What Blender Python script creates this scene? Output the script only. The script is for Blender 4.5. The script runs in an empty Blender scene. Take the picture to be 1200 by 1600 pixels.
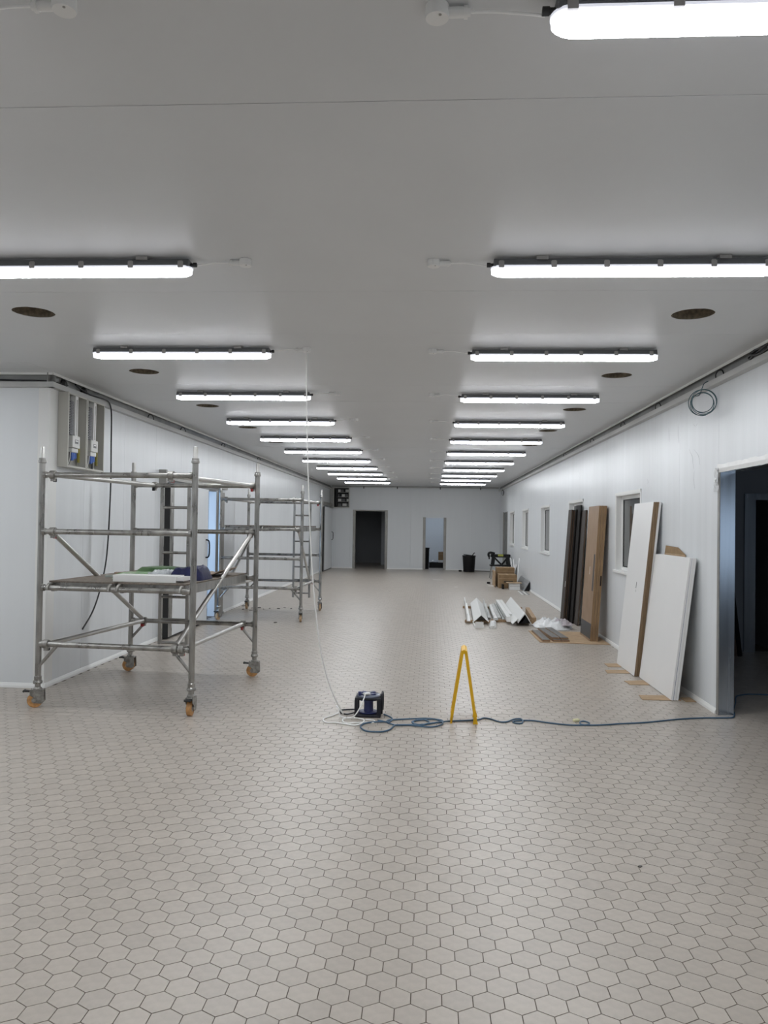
import bpy, bmesh, math, random
from mathutils import Vector, Matrix
random.seed(7)
R = math.radians
SC = bpy.context.scene
COL = SC.collection

# ------------------------------------------------------------------ camera
def make_camera():
    cam = bpy.data.cameras.new('camera')
    cam.sensor_fit = 'VERTICAL'
    cam.sensor_height = 24.0
    cam.lens = 1212.0 / 1600.0 * 24.0
    cam.clip_start = 0.05
    cam.clip_end = 200
    o = bpy.data.objects.new('camera', cam)
    COL.objects.link(o)
    yaw, pit, roll = R(3.41356), R(0.94206), R(0.85)
    f = Vector((-math.sin(yaw) * math.cos(pit), math.cos(yaw) * math.cos(pit), math.sin(pit)))
    r = Vector((math.cos(yaw), math.sin(yaw), 0))
    u = r.cross(f)
    c, s = math.cos(roll), math.sin(roll)
    r2, u2 = c * r + s * u, -s * r + c * u
    m = Matrix((r2, u2, -f)).transposed().to_4x4()
    m.translation = (0, 0, 1.6)
    o.matrix_world = m
    SC.camera = o
make_camera()

# ------------------------------------------------------------------ world and exposure
w = bpy.data.worlds.new('world')
SC.world = w
w.use_nodes = True
w.node_tree.nodes['Background'].inputs[0].default_value = (0.55, 0.68, 0.9, 1)
w.node_tree.nodes['Background'].inputs[1].default_value = 0.15
vs = SC.view_settings
vs.view_transform = 'Standard'
vs.look = 'None'
vs.gamma = 1
vs.use_curve_mapping = False
vs.exposure = 0.0
SC.cycles.max_bounces = 10
SC.cycles.diffuse_bounces = 6
SC.cycles.glossy_bounces = 4
SC.cycles.sample_clamp_indirect = 6
LAMP = 52.5          # radiance of the batten lenses

def area_light(name, loc, size, power, color, direction):
    l = bpy.data.lights.new(name, 'AREA')
    l.shape = 'RECTANGLE'
    l.size, l.size_y = size
    l.energy = power
    l.color = color
    o = bpy.data.objects.new(name, l)
    COL.objects.link(o)
    o.location = loc
    o.rotation_euler = Vector(direction).to_track_quat('-Z', 'Y').to_euler()
    return o
# daylight entering the neighbouring rooms, and the lamp of the far store room
area_light('daylight_side_room', (4.3, 3.36, 1.25), (2.2, 1.5), 14, (0.62, 0.78, 1.0), (0, 1, -0.25))
area_light('daylight_left_room', (-4.9, 11.1, 1.4), (1.6, 1.8), 70, (0.42, 0.66, 1.0), (0.3, 1, 0))
area_light('store_room_lamp', (0.2, 29.4, 2.7), (1.2, 0.15), 14, (0.75, 0.86, 1.0), (0, 0.2, -1))

# ------------------------------------------------------------------ materials
def mat(name, col, rough=0.5, metal=0.0, var=0.0, scale=8.0, stretch=(1, 1, 1), bump=0.0, bscale=None,
        emit=0.0, spec=0.5, rvar=0.0, col2=None, trans=0.0, island=0.0, objrand=0.0, coat=0.0, lo=0.35, hi=0.65):
    m = bpy.data.materials.new(name)
    m.use_nodes = True
    nt = m.node_tree
    N, L = nt.nodes, nt.links
    b = N['Principled BSDF']
    b.inputs['Base Color'].default_value = (*col, 1)
    b.inputs['Roughness'].default_value = rough
    b.inputs['Metallic'].default_value = metal
    b.inputs['Specular IOR Level'].default_value = spec
    b.inputs['Transmission Weight'].default_value = trans
    b.inputs['Coat Weight'].default_value = coat
    if emit:
        b.inputs['Emission Color'].default_value = (*col, 1)
        b.inputs['Emission Strength'].default_value = emit
    if var or bump or col2 or rvar:
        tc = N.new('ShaderNodeTexCoord')
        mp = N.new('ShaderNodeMapping')
        mp.inputs['Scale'].default_value = stretch
        L.new(tc.outputs['Object'], mp.inputs['Vector'])
        nz = N.new('ShaderNodeTexNoise')
        nz.inputs['Scale'].default_value = scale
        nz.inputs['Detail'].default_value = 6
        L.new(mp.outputs[0], nz.inputs['Vector'])
    src = None
    if var or col2:
        rp = N.new('ShaderNodeValToRGB')
        a = col2 if col2 else tuple(max(0, c * (1 - var)) for c in col)
        z = col if col2 else tuple(min(1, c * (1 + var)) for c in col)
        rp.color_ramp.elements[0].color = (*a, 1)
        rp.color_ramp.elements[0].position = lo
        rp.color_ramp.elements[1].color = (*z, 1)
        rp.color_ramp.elements[1].position = hi
        L.new(nz.outputs['Fac'], rp.inputs['Fac'])
        src = rp.outputs[0]
    if island or objrand:
        hs = N.new('ShaderNodeHueSaturation')
        mr = N.new('ShaderNodeMapRange')
        amt = island or objrand
        mr.inputs['To Min'].default_value = 1 - amt
        mr.inputs['To Max'].default_value = 1 + amt
        if island:
            g = N.new('ShaderNodeNewGeometry')
            L.new(g.outputs['Random Per Island'], mr.inputs['Value'])
        else:
            g = N.new('ShaderNodeObjectInfo')
            L.new(g.outputs['Random'], mr.inputs['Value'])
        L.new(mr.outputs[0], hs.inputs['Value'])
        if src:
            L.new(src, hs.inputs['Color'])
        else:
            hs.inputs['Color'].default_value = (*col, 1)
        src = hs.outputs[0]
    if src:
        L.new(src, b.inputs['Base Color'])
    if rvar:
        mr = N.new('ShaderNodeMapRange')
        mr.inputs['To Min'].default_value = max(0.02, rough - rvar)
        mr.inputs['To Max'].default_value = min(1, rough + rvar)
        L.new(nz.outputs['Fac'], mr.inputs['Value'])
        L.new(mr.outputs[0], b.inputs['Roughness'])
    if bump:
        nb = nz
        if bscale:
            nb = N.new('ShaderNodeTexNoise')
            nb.inputs['Scale'].default_value = bscale
            nb.inputs['Detail'].default_value = 3
            L.new(mp.outputs[0], nb.inputs['Vector'])
        bp = N.new('ShaderNodeBump')
        bp.inputs['Strength'].default_value = bump
        bp.inputs['Distance'].default_value = 0.01
        L.new(nb.outputs['Fac'], bp.inputs['Height'])
        L.new(bp.outputs[0], b.inputs['Normal'])
    return m

M = {}
M['wall'] = mat('white_panel', (0.74, 0.762, 0.785), 0.33, var=0.025, scale=1.5, stretch=(1, 6, 0.4), bump=0.05, bscale=9, rvar=0.06)
M['wall_far'] = mat('white_panel_far', (0.74, 0.762, 0.78), 0.4, var=0.008, scale=1.5, stretch=(6, 1, 0.4))
M['ceil'] = mat('ceiling_panel', (0.67, 0.68, 0.69), 0.36, spec=0.35, var=0.02, scale=1.2, rvar=0.05)
M['shell'] = mat('plain_shell', (0.55, 0.57, 0.6), 0.6)
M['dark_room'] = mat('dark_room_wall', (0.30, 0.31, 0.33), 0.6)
M['tile'] = mat('beige_tile', (0.43, 0.385, 0.34), 0.34, var=0.05, scale=30, objrand=0.05, bump=0.03, bscale=250)
M['tiles'] = mat('beige_tile_field', (0.43, 0.385, 0.34), 0.34, var=0.05, scale=30, island=0.05, bump=0.03, bscale=250)
M['grout'] = mat('dark_grout', (0.13, 0.105, 0.085), 0.9, var=0.2, scale=20)
M['cove'] = mat('channel_grey', (0.50, 0.50, 0.49), 0.4, var=0.08, scale=5, stretch=(1, 0.2, 1))
M['recess'] = mat('channel_back', (0.30, 0.30, 0.29), 0.5, metal=0.3, var=0.15, scale=4)
M['bright_edge'] = mat('ceiling_edge', (0.8, 0.8, 0.78), 0.3)
M['white'] = mat('white_plastic', (0.80, 0.80, 0.79), 0.4)
M['white2'] = mat('white_laminate', (0.80, 0.795, 0.79), 0.35, var=0.01, scale=3)
M['flex'] = mat('white_flex', (0.88, 0.88, 0.87), 0.4)
M['lampbody'] = mat('lamp_body_grey', (0.13, 0.135, 0.14), 0.5)
M['clip'] = mat('lamp_clip', (0.36, 0.35, 0.34), 0.4, metal=0.4)
M['lens'] = mat('lamp_lens', (0.93, 0.967, 0.993), 0.5, emit=LAMP)
M['lensside'] = mat('lamp_lens_side', (0.90, 0.925, 1.0), 0.4, emit=3.4)
M['lensrim'] = mat('lamp_lens_rim', (0.86, 0.88, 0.97), 0.3, emit=0.55)
M['foam'] = mat('brown_foam', (0.20, 0.165, 0.12), 0.95, var=0.25, scale=40, bump=0.4)
M['alu'] = mat('worn_aluminium', (0.36, 0.352, 0.335), 0.30, metal=0.85, var=0.22, scale=14, stretch=(1, 1, 0.3), rvar=0.12, bump=0.05)
M['alu_bright'] = mat('bright_aluminium', (0.58, 0.57, 0.55), 0.36, metal=0.85, var=0.06, scale=10)
M['zinc'] = mat('zinc_casting', (0.33, 0.32, 0.30), 0.45, metal=0.75, var=0.3, scale=30)
M['steel'] = mat('stainless_steel', (0.42, 0.445, 0.47), 0.25, metal=0.95, var=0.1, scale=3, stretch=(6, 6, 0.3), rvar=0.08)
M['steel_dull'] = mat('dull_steel', (0.34, 0.33, 0.31), 0.45, metal=0.6, var=0.1, scale=5)
M['frame_grey'] = mat('grey_frame', (0.32, 0.31, 0.29), 0.45, metal=0.3, var=0.1, scale=4)
M['black'] = mat('black_plastic', (0.007, 0.007, 0.008), 0.5, spec=0.25)
M['rubber'] = mat('black_rubber', (0.02, 0.02, 0.02), 0.6)
M['red'] = mat('red_latch', (0.35, 0.03, 0.03), 0.4)
M['wheel'] = mat('orange_tyre', (0.52, 0.27, 0.10), 0.5, var=0.25, scale=30)
M['wheel_pale'] = mat('tan_tyre', (0.50, 0.34, 0.20), 0.55, var=0.2, scale=30)
M['ply'] = mat('deck_plywood', (0.17, 0.14, 0.115), 0.75, var=0.25, scale=12, stretch=(4, 0.6, 1), bump=0.1)
M['glass'] = mat('dark_window_glass', (0.10, 0.105, 0.11), 0.03, spec=1.0, trans=0.35)
M['seal'] = mat('window_seal', (0.02, 0.02, 0.02), 0.6)
M['boxgrey'] = mat('enclosure_grey', (0.52, 0.51, 0.47), 0.45)
M['boxback'] = mat('enclosure_back', (0.42, 0.41, 0.39), 0.5)
M['breaker'] = mat('breaker_dark', (0.10, 0.10, 0.105), 0.45)
M['isolator'] = mat('isolator_grey', (0.60, 0.60, 0.58), 0.4)
M['bluecab'] = mat('blue_cable_ends', (0.02, 0.10, 0.42), 0.4)
M['earth'] = mat('earth_wire', (0.32, 0.28, 0.06), 0.5)
M['copper'] = mat('brown_wire', (0.25, 0.10, 0.05), 0.5)
M['cabblack'] = mat('black_cable', (0.015, 0.015, 0.017), 0.45)
M['cabblue'] = mat('blue_cable', (0.055, 0.12, 0.20), 0.45)
M['cabteal'] = mat('teal_cable', (0.06, 0.13, 0.15), 0.45)
M['yellow'] = mat('yellow_plastic', (0.80, 0.46, 0.01), 0.4, var=0.06, scale=10)
M['reelblack'] = mat('reel_black', (0.018, 0.019, 0.025), 0.5, spec=0.3)
M['navy'] = mat('navy_plastic', (0.03, 0.04, 0.14), 0.4)
M['reelgrey'] = mat('reel_clear_top', (0.16, 0.18, 0.24), 0.25)
M['oak'] = mat('oak_face', (0.34, 0.225, 0.14), 0.5, col2=(0.25, 0.155, 0.09), scale=9, stretch=(5, 5, 0.35), bump=0.03)
M['oakedge'] = mat('oak_edge', (0.30, 0.19, 0.095), 0.55, col2=(0.19, 0.115, 0.055), scale=14, stretch=(6, 6, 0.3))
M['brownedge'] = mat('brown_edge', (0.27, 0.185, 0.11), 0.55, col2=(0.19, 0.125, 0.07), scale=14, stretch=(6, 6, 0.3))
M['wenge'] = mat('dark_board_face', (0.06, 0.05, 0.044), 0.6, spec=0.25, col2=(0.055, 0.045, 0.04), scale=10, stretch=(5, 5, 0.3))
M['wengeedge'] = mat('dark_board_edge', (0.10, 0.068, 0.045), 0.6, spec=0.25, col2=(0.08, 0.055, 0.04), scale=12, stretch=(5, 5, 0.3))
M['wengeblack'] = mat('near_black_board', (0.009, 0.0075, 0.007), 0.6, spec=0.15)
M['charcoal'] = mat('charcoal_plate', (0.045, 0.045, 0.047), 0.5)
M['film'] = mat('blue_film_edge', (0.07, 0.09, 0.24), 0.4)
M['card'] = mat('cardboard', (0.40, 0.28, 0.17), 0.8, var=0.1, scale=8)
M['card2'] = mat('cardboard_darker', (0.27, 0.175, 0.09), 0.8, var=0.12, scale=8)
M['ink'] = mat('dark_print', (0.06, 0.045, 0.03), 0.7)
M['wood'] = mat('timber', (0.42, 0.28, 0.16), 0.6, col2=(0.30, 0.19, 0.10), scale=12, stretch=(4, 0.5, 4))
M['plank_top'] = mat('grey_flooring', (0.16, 0.15, 0.14), 0.5, col2=(0.10, 0.095, 0.09), scale=14, stretch=(5, 0.5, 1))
M['plank_side'] = mat('flooring_edge', (0.27, 0.17, 0.10), 0.6, var=0.2, scale=20)
M['wrap'] = mat('clear_wrap', (0.86, 0.87, 0.88), 0.25, trans=0.25, bump=0.6, scale=25)
M['wraptint'] = mat('tinted_wrap', (0.50, 0.45, 0.48), 0.3, trans=0.15, bump=0.6, scale=25)
M['profile'] = mat('profile_white', (0.80, 0.80, 0.79), 0.35)
M['profilegrey'] = mat('profile_silver', (0.52, 0.53, 0.52), 0.3, metal=0.5, var=0.1, scale=6)
M['crumple'] = mat('wrapped_profile', (0.70, 0.70, 0.69), 0.25, var=0.15, scale=30, bump=0.8)
M['green'] = mat('green_pack', (0.10, 0.22, 0.07), 0.35, col2=(0.42, 0.48, 0.36), scale=11, lo=0.38, hi=0.48, bump=0.2)
M['greendark'] = mat('dark_green_pack', (0.035, 0.085, 0.03), 0.35, col2=(0.10, 0.17, 0.08), scale=11, bump=0.2)
M['navybag'] = mat('navy_bag', (0.008, 0.010, 0.055), 0.45, var=0.3, scale=20, bump=0.5, spec=0.3)
M['clearbag'] = mat('clear_bag', (0.55, 0.58, 0.60), 0.25, trans=0.2, var=0.2, scale=18, bump=0.6)
M['scrapwood'] = mat('scrap_wood', (0.28, 0.21, 0.16), 0.8, var=0.25, scale=20)
M['scrapgrey'] = mat('scrap_grey', (0.33, 0.36, 0.33), 0.6, var=0.25, scale=20)
M['paleyellow'] = mat('pale_tape', (0.75, 0.72, 0.45), 0.5)
M['debris'] = mat('dark_debris', (0.13, 0.12, 0.11), 0.8)
M['greypanel'] = mat('grey_sheet', (0.27, 0.28, 0.29), 0.5, var=0.1, scale=6)
M['stain'] = mat('stained_grey_door', (0.24, 0.245, 0.24), 0.5, col2=(0.13, 0.135, 0.13), scale=9)
M['limegreen'] = mat('yellow_green_part', (0.35, 0.36, 0.06), 0.5)
M['scuff'] = mat('wall_scuff', (0.42, 0.44, 0.46), 0.6)

# ------------------------------------------------------------------ mesh builder
ORG = {}

class MB:
    def __init__(self):
        self.v, self.f, self.m = [], [], []
    def add(self, vs, fs, mi=0):
        n = len(self.v)
        self.v += [tuple(p) for p in vs]
        self.f += [tuple(i + n for i in f) for f in fs]
        self.m += [mi] * len(fs)
        return self
    def box(self, x0, x1, y0, y1, z0, z1, mi=0):
        if x0 > x1: x0, x1 = x1, x0
        if y0 > y1: y0, y1 = y1, y0
        if z0 > z1: z0, z1 = z1, z0
        v = [(x0, y0, z0), (x1, y0, z0), (x1, y1, z0), (x0, y1, z0), (x0, y0, z1), (x1, y0, z1), (x1, y1, z1), (x0, y1, z1)]
        return self.add(v, [(0, 3, 2, 1), (4, 5, 6, 7), (0, 1, 5, 4), (1, 2, 6, 5), (2, 3, 7, 6), (3, 0, 4, 7)], mi)
    def hexa(self, v8, mi=0):       # bottom four, top four
        return self.add(v8, [(0, 3, 2, 1), (4, 5, 6, 7), (0, 1, 5, 4), (1, 2, 6, 5), (2, 3, 7, 6), (3, 0, 4, 7)], mi)
    def obox(self, c, size, rot=None, mi=0):
        sx, sy, sz = [s / 2 for s in size]
        pts = [Vector(p) for p in ((-sx, -sy, -sz), (sx, -sy, -sz), (sx, sy, -sz), (-sx, sy, -sz), (-sx, -sy, sz), (sx, -sy, sz), (sx, sy, sz), (-sx, sy, sz))]
        if rot is not None:
            pts = [rot @ p for p in pts]
        return self.hexa([p + Vector(c) for p in pts], mi)
    def beam(self, p0, p1, wdt, hgt, up=(0, 0, 1), mi=0):
        p0, p1 = Vector(p0), Vector(p1)
        d = (p1 - p0).normalized()
        s = d.cross(Vector(up)).normalized()
        u = s.cross(d)
        a, b = s * wdt / 2, u * hgt / 2
        v = [p0 - a - b, p0 + a - b, p1 + a - b, p1 - a - b, p0 - a + b, p0 + a + b, p1 + a + b, p1 - a + b]
        return self.hexa(v, mi)
    def tube(self, p0, p1, r, n=12, r1=None, mi=0):
        return self.path([p0, p1], r, n, r1=r1, mi=mi)
    def path(self, pts, r, n=8, closed=False, r1=None, mi=0):
        P = [Vector(p) for p in pts]
        k = len(P)
        T = []
        for i in range(k):
            if closed:
                t = P[(i + 1) % k] - P[i - 1]
            else:
                t = P[min(i + 1, k - 1)] - P[max(i - 1, 0)]
            if t.length < 1e-9: t = Vector((0, 0, 1))
            T.append(t.normalized())
        a = Vector((0, 0, 1)) if abs(T[0].z) < 0.9 else Vector((1, 0, 0))
        nrm = T[0].cross(a).normalized()
        vs = []
        for i in range(k):
            nrm = (nrm - T[i] * nrm.dot(T[i]))
            if nrm.length < 1e-6: nrm = T[i].orthogonal()
            nrm.normalize()
            bn = T[i].cross(nrm)
            rr = r if r1 is None else r + (r1 - r) * i / (k - 1)
            for j in range(n):
                q = 2 * math.pi * j / n
                vs.append(P[i] + (nrm * math.cos(q) + bn * math.sin(q)) * rr)
        fs = []
        for i in range(k if closed else k - 1):
            i2 = (i + 1) % k
            for j in range(n):
                j2 = (j + 1) % n
                fs.append((i * n + j, i * n + j2, i2 * n + j2, i2 * n + j))
        if not closed:
            fs.append(tuple(reversed(range(n))))
            fs.append(tuple((k - 1) * n + j for j in range(n)))
        return self.add(vs, fs, mi)
    def lathe(self, c, prof, n=20, axis='z', mi=0):
        c = Vector(c)
        vs, fs = [], []
        for (r, h) in prof:
            for j in range(n):
                q = 2 * math.pi * j / n
                a, b = r * math.cos(q), r * math.sin(q)
                p = {'z': (a, b, h), 'x': (h, a, b), 'y': (b, h, a)}[axis]
                vs.append(c + Vector(p))
        k = len(prof)
        for i in range(k - 1):
            for j in range(n):
                j2 = (j + 1) % n
                fs.append((i * n + j, i * n + j2, (i + 1) * n + j2, (i + 1) * n + j))
        fs.append(tuple(reversed(range(n))))
        fs.append(tuple((k - 1) * n + j for j in range(n)))
        return self.add(vs, fs, mi)
    def prism(self, poly, fn, d0, d1, mi=0):
        """poly: 2D outline; fn(a, b, d) -> 3D point"""
        n = len(poly)
        vs = [fn(a, b, d0) for a, b in poly] + [fn(a, b, d1) for a, b in poly]
        fs = [tuple(reversed(range(n))), tuple(range(n, 2 * n))]
        for i in range(n):
            j = (i + 1) % n
            fs.append((i, j, n + j, n + i))
        return self.add(vs, fs, mi)
    def build(self, name, mats, parent=None, smooth=None, bevel=0.0, segs=2, fix=True):
        if not isinstance(mats, (list, tuple)):
            mats = [mats]
        me = bpy.data.meshes.new(name)
        if parent is None:
            xs = [p[0] for p in self.v]; ys = [p[1] for p in self.v]; zs = [p[2] for p in self.v]
            org = Vector(((min(xs) + max(xs)) / 2, (min(ys) + max(ys)) / 2, min(zs)))
        else:
            org = ORG[parent.name]
        me.from_pydata([tuple(Vector(p) - org) for p in self.v], [], self.f)
        for mt in mats:
            me.materials.append(mt)
        if len(mats) > 1:
            me.polygons.foreach_set('material_index', self.m)
        if fix:
            bm = bmesh.new(); bm.from_mesh(me)
            bmesh.ops.recalc_face_normals(bm, faces=bm.faces)
            bm.to_mesh(me); bm.free()
        if smooth is not None:
            me.polygons.foreach_set('use_smooth', [True] * len(me.polygons))
            me.set_sharp_from_angle(angle=R(smooth))
        o = bpy.data.objects.new(name, me)
        COL.objects.link(o)
        if parent is None:
            o.location = org
        else:
            o.parent = parent
        ORG[o.name] = org
        if bevel:
            b = o.modifiers.new('bevel', 'BEVEL')
            b.width = bevel; b.segments = segs; b.limit_method = 'ANGLE'
            b.harden_normals = False
        return o

def tag(o, label, cat, group=None, kind=None):
    o['label'] = label
    o['category'] = cat
    if group: o['group'] = group
    if kind: o['kind'] = kind
    return o

def thing(name, label, cat, loc=(0, 0, 0), group=None):
    o = bpy.data.objects.new(name, None)
    o.empty_display_size = 0.1
    COL.objects.link(o)
    o.location = loc
    ORG[o.name] = Vector(loc)
    return tag(o, label, cat, group)

def setting(name, loc=(0, 0, 0)):
    o = bpy.data.objects.new(name, None)
    COL.objects.link(o)
    o.location = loc
    ORG[o.name] = Vector(loc)
    o['kind'] = 'structure'
    return o

def struct(name, mb, m, parent=None, **k):
    o = mb.build(name, m, parent, **k)
    if parent is None: o['kind'] = 'structure'
    return o

def dup(src, loc, label, rot=None, group=None):
    def cp(o, parent):
        c = o.copy()
        COL.objects.link(c)
        if parent is not None:
            c.parent = parent
        for ch in list(KIDS[o.name]):
            cp(ch, c)
        return c
    KIDS = {}
    def walk(o):
        KIDS[o.name] = list(o.children)
        for ch in o.children: walk(ch)
    walk(src)
    r = cp(src, None)
    r.location = loc
    if rot is not None: r.rotation_euler = rot
    r['label'] = label
    if group: r['group'] = group
    return r

def smooth_path(pts, sub=5, closed=False):
    P = [Vector(p) for p in pts]
    n = len(P)
    out = []
    rng = n if closed else n - 1
    for i in range(rng):
        if closed:
            p0, p1, p2, p3 = P[i - 1], P[i], P[(i + 1) % n], P[(i + 2) % n]
        else:
            p0, p1, p2, p3 = P[max(i - 1, 0)], P[i], P[i + 1], P[min(i + 2, n - 1)]
        for k in range(sub):
            t = k / sub
            out.append(0.5 * ((2 * p1) + (-p0 + p2) * t + (2 * p0 - 5 * p1 + 4 * p2 - p3) * t * t + (-p0 + 3 * p1 - 3 * p2 + p3) * t ** 3))
    if not closed: out.append(P[-1])
    return out

ORD = ['first', 'second', 'third', 'fourth', 'fifth', 'sixth', 'seventh', 'eighth', 'ninth', 'tenth', 'eleventh', 'twelfth']

# ------------------------------------------------------------------ setting: floor
XL, XR, YF, YN, ZC = -3.65, 2.51, 28.1, 7.2, 3.0      # left wall, right wall, far wall, near left wall, ceiling
PITCH = 0.1048
ROW = PITCH * math.sqrt(3) / 2
GAP = 0.0036
JOINTS = [6.25, 13.0, 19.75]

def clip_y(poly, y0, y1):
    for lim, sgn in ((y0, 1), (y1, -1)):
        out = []
        for i in range(len(poly)):
            a, b = poly[i], poly[(i + 1) % len(poly)]
            da, db = (a[1] - lim) * sgn, (b[1] - lim) * sgn
            if da >= 0: out.append(a)
            if (da > 0 and db < 0) or (da < 0 and db > 0):
                t = da / (da - db)
                out.append((a[0] + (b[0] - a[0]) * t, a[1] + (b[1] - a[1]) * t))
        poly = out
        if len(poly) < 3: return None
    ys = [p[1] for p in poly]
    if max(ys) - min(ys) < 0.008: return None
    return poly

def build_floor():
    base = MB().box(-6.3, 6.6, -4.2, 33.2, -0.15, -0.0035)
    fl = struct('floor', base, M['grout'])
    ORG[fl.name] = Vector(fl.location)
    rc = (PITCH - GAP) / math.sqrt(3)
    hexa = [(rc * math.sin(R(60 * k)), rc * math.cos(R(60 * k))) for k in range(6)]
    bands = [-4.0] + [q for j in JOINTS for q in (j - 0.05, j + 0.05)] + [33.0]
    zones = [(bands[i], bands[i + 1]) for i in range(0, len(bands), 2)]
    def inside(x, y):
        if y > 28.15: return (-3.2 < x < 1.3)
        if x > XR - 0.02: return (4.6 < y < 10.6 and x < 5.6)
        if x < XL + 0.0: return y < YN and x > -6
        return True
    cand = []
    r0 = int((-3.9 - 3.287) / ROW)
    for r in range(r0, int((32.8 - 3.287) / ROW)):
        y = 3.287 + r * ROW
        off = 0.009 + PITCH / 2 + (PITCH / 2 if r % 2 else 0)
        for n in range(int((-6.0 - off) / PITCH), int((5.6 - off) / PITCH) + 1):
            x = off + n * PITCH
            if inside(x, y): cand.append((x, y))
    # the tiles that stand largest in the picture become parts of their own
    cy, sy = math.cos(R(3.41356)), math.sin(R(3.41356))
    def view(x, y):
        d = y * cy - x * sy
        if d < 0.3: return None
        px = 600 + 1212 * (x * cy + y * sy) / d
        py = 800 + 1212 * (1.6 / d) + 20
        return d if (-25 < px < 1225 and py < 1625) else None
    seen = sorted((view(x, y), x, y) for x, y in cand if view(x, y) and y < 5)
    near = set((x, y) for _, x, y in seen[:300])
    me = None
    vs, fs = [], []
    for (x, y) in cand:
        if (x, y) in near:
            if me is None:
                mb = MB().prism(hexa, lambda a, b, d: (a, b, d), -0.006, 0.0)
                first = mb.build('tile', M['tile'], fl)
                me = first.data
                for v in me.vertices: v.co += Vector(ORG[fl.name])
                o = first
            else:
                o = bpy.data.objects.new('tile', me)
                COL.objects.link(o); o.parent = fl
            o.location = Vector((x, y, 0)) - ORG[fl.name] + Vector((0, 0, random.uniform(-0.0003, 0.0003)))
            continue
        for (a, b) in zones:
            if y + rc < a or y - rc > b: continue
            poly = [(x + p, y + q) for p, q in hexa]
            if y - rc < a or y + rc > b:
                poly = clip_y(poly, a, b)
            if not poly: continue
            n, k = len(vs), len(poly)
            dz = random.uniform(-0.0003, 0.0003)
            vs += [(p, q, dz) for p, q in poly] + [(p, q, -0.006) for p, q in poly]
            fs.append(tuple(reversed(range(n, n + k))))
            fs += [(n + i, n + (i + 1) % k, n + k + (i + 1) % k, n + k + i) for i in range(k)]
    # cut tiles along the movement joints
    for j in JOINTS:
        x = -3.62 if j > 7 else -5.9
        while x < (5.6 if j < 7 else 2.5):
            x2 = x + PITCH * 1.5
            n = len(vs)
            q = [(x + .002, j - .045), (x2 - .002, j - .045), (x2 - .002, j + .045), (x + .002, j + .045)]
            vs += [(p, s, 0.0) for p, s in q] + [(p, s, -0.006) for p, s in q]
            fs.append((n, n + 1, n + 2, n + 3))
            fs += [(n + i, n + (i + 1) % 4, n + 4 + (i + 1) % 4, n + 4 + i) for i in range(4)]
            x = x2
    mb = MB(); mb.add(vs, fs)
    rest = mb.build('tile_field', M['tiles'], fl)
    rest['kind'] = 'stuff'
build_floor()

# ------------------------------------------------------------------ setting: walls of panels
def free_boxes(a0, a1, z0, z1, holes):
    cuts = sorted({a0, a1} | {c for h in holes for c in (h[0], h[1]) if a0 < c < a1})
    out = []
    for s, e in zip(cuts[:-1], cuts[1:]):
        mid = (s + e) / 2
        segs = [(z0, z1)]
        for h in holes:
            if h[0] < mid < h[1]:
                nxt = []
                for (p, q) in segs:
                    if h[2] > p: nxt.append((p, min(q, h[2])))
                    if h[3] < q: nxt.append((max(p, h[3]), q))
                segs = [t for t in nxt if t[1] - t[0] > 1e-4]
        out += [(s, e, p, q) for p, q in segs]
    return out

def panel_wall(name, edges, z0, z1, holes, put, material, gap=0.0025):
    w_ = setting(name)
    for a0, a1 in zip(edges[:-1], edges[1:]):
        mb = MB()
        for (s, e, p, q) in free_boxes(a0 + gap / 2, a1 - gap / 2, z0, z1, holes):
            put(mb, s, e, p, q)
        if mb.v: mb.build('panel', material, w_)
    return w_

def steps(a, b, first, st):
    e = [a]
    x = first
    while x < b - 0.15:
        if x > a + 0.15: e.append(x)
        x += st
    return e + [b]

WIN = [(9.45, 10.65), (12.95, 14.2), (16.5, 17.75), (20.05, 21.28), (23.38, 24.55)]
holesR = [(a, b, 1.04, 2.04) for a, b in WIN] + [(4.9, 6.9, -1, 2.11), (25.4, 26.85, -1, 2.08)]
holesL = [(12.15, 13.05, -1, 2.14)]
holesF = [(-2.72, -1.62, -1, 2.1), (-0.17, 0.50, -1, 1.89)]
ZW = 2.875
panel_wall('wall_right', steps(-4, YF + 0.1, 0.53, 1.067), 0, ZW, holesR, lambda mb, s, e, p, q: mb.box(XR, XR + 0.11, s, e, p, q), M['wall'])
panel_wall('wall_left', steps(YN + 0.11, YF + 0.1, 7.98, 1.06), 0, ZW, holesL, lambda mb, s, e, p, q: mb.box(XL - 0.11, XL, s, e, p, q), M['wall'])
panel_wall('wall_far', steps(XL, XR, -2.9, 1.1), 0, 3.05, holesF, lambda mb, s, e, p, q: mb.box(s, e, YF, YF + 0.11, p, q), M['wall_far'])
panel_wall('wall_near_left', [-6.1, -4.85, -3.745, XL], 0, ZW, [], lambda mb, s, e, p, q: mb.box(s, e, YN, YN + 0.11, p, q), M['wall_far'])
struct('wall_outer_left', MB().box(-6.2, -6.1, -4, YN + .11, 0, 3.05), M['wall'])
struct('wall_behind', MB().box(-6.2, XR + 0.1, -4.1, -4.0, 0, 3.05), M['wall_far'])

# corner cover strip of the projecting left wall
struct('trim_1', MB().box(XL - .105, XL, YN - .004, YN, 0, ZW).box(XL, XL + .004, YN - .004, YN + .16, 0, ZW), M['white'])

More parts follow.
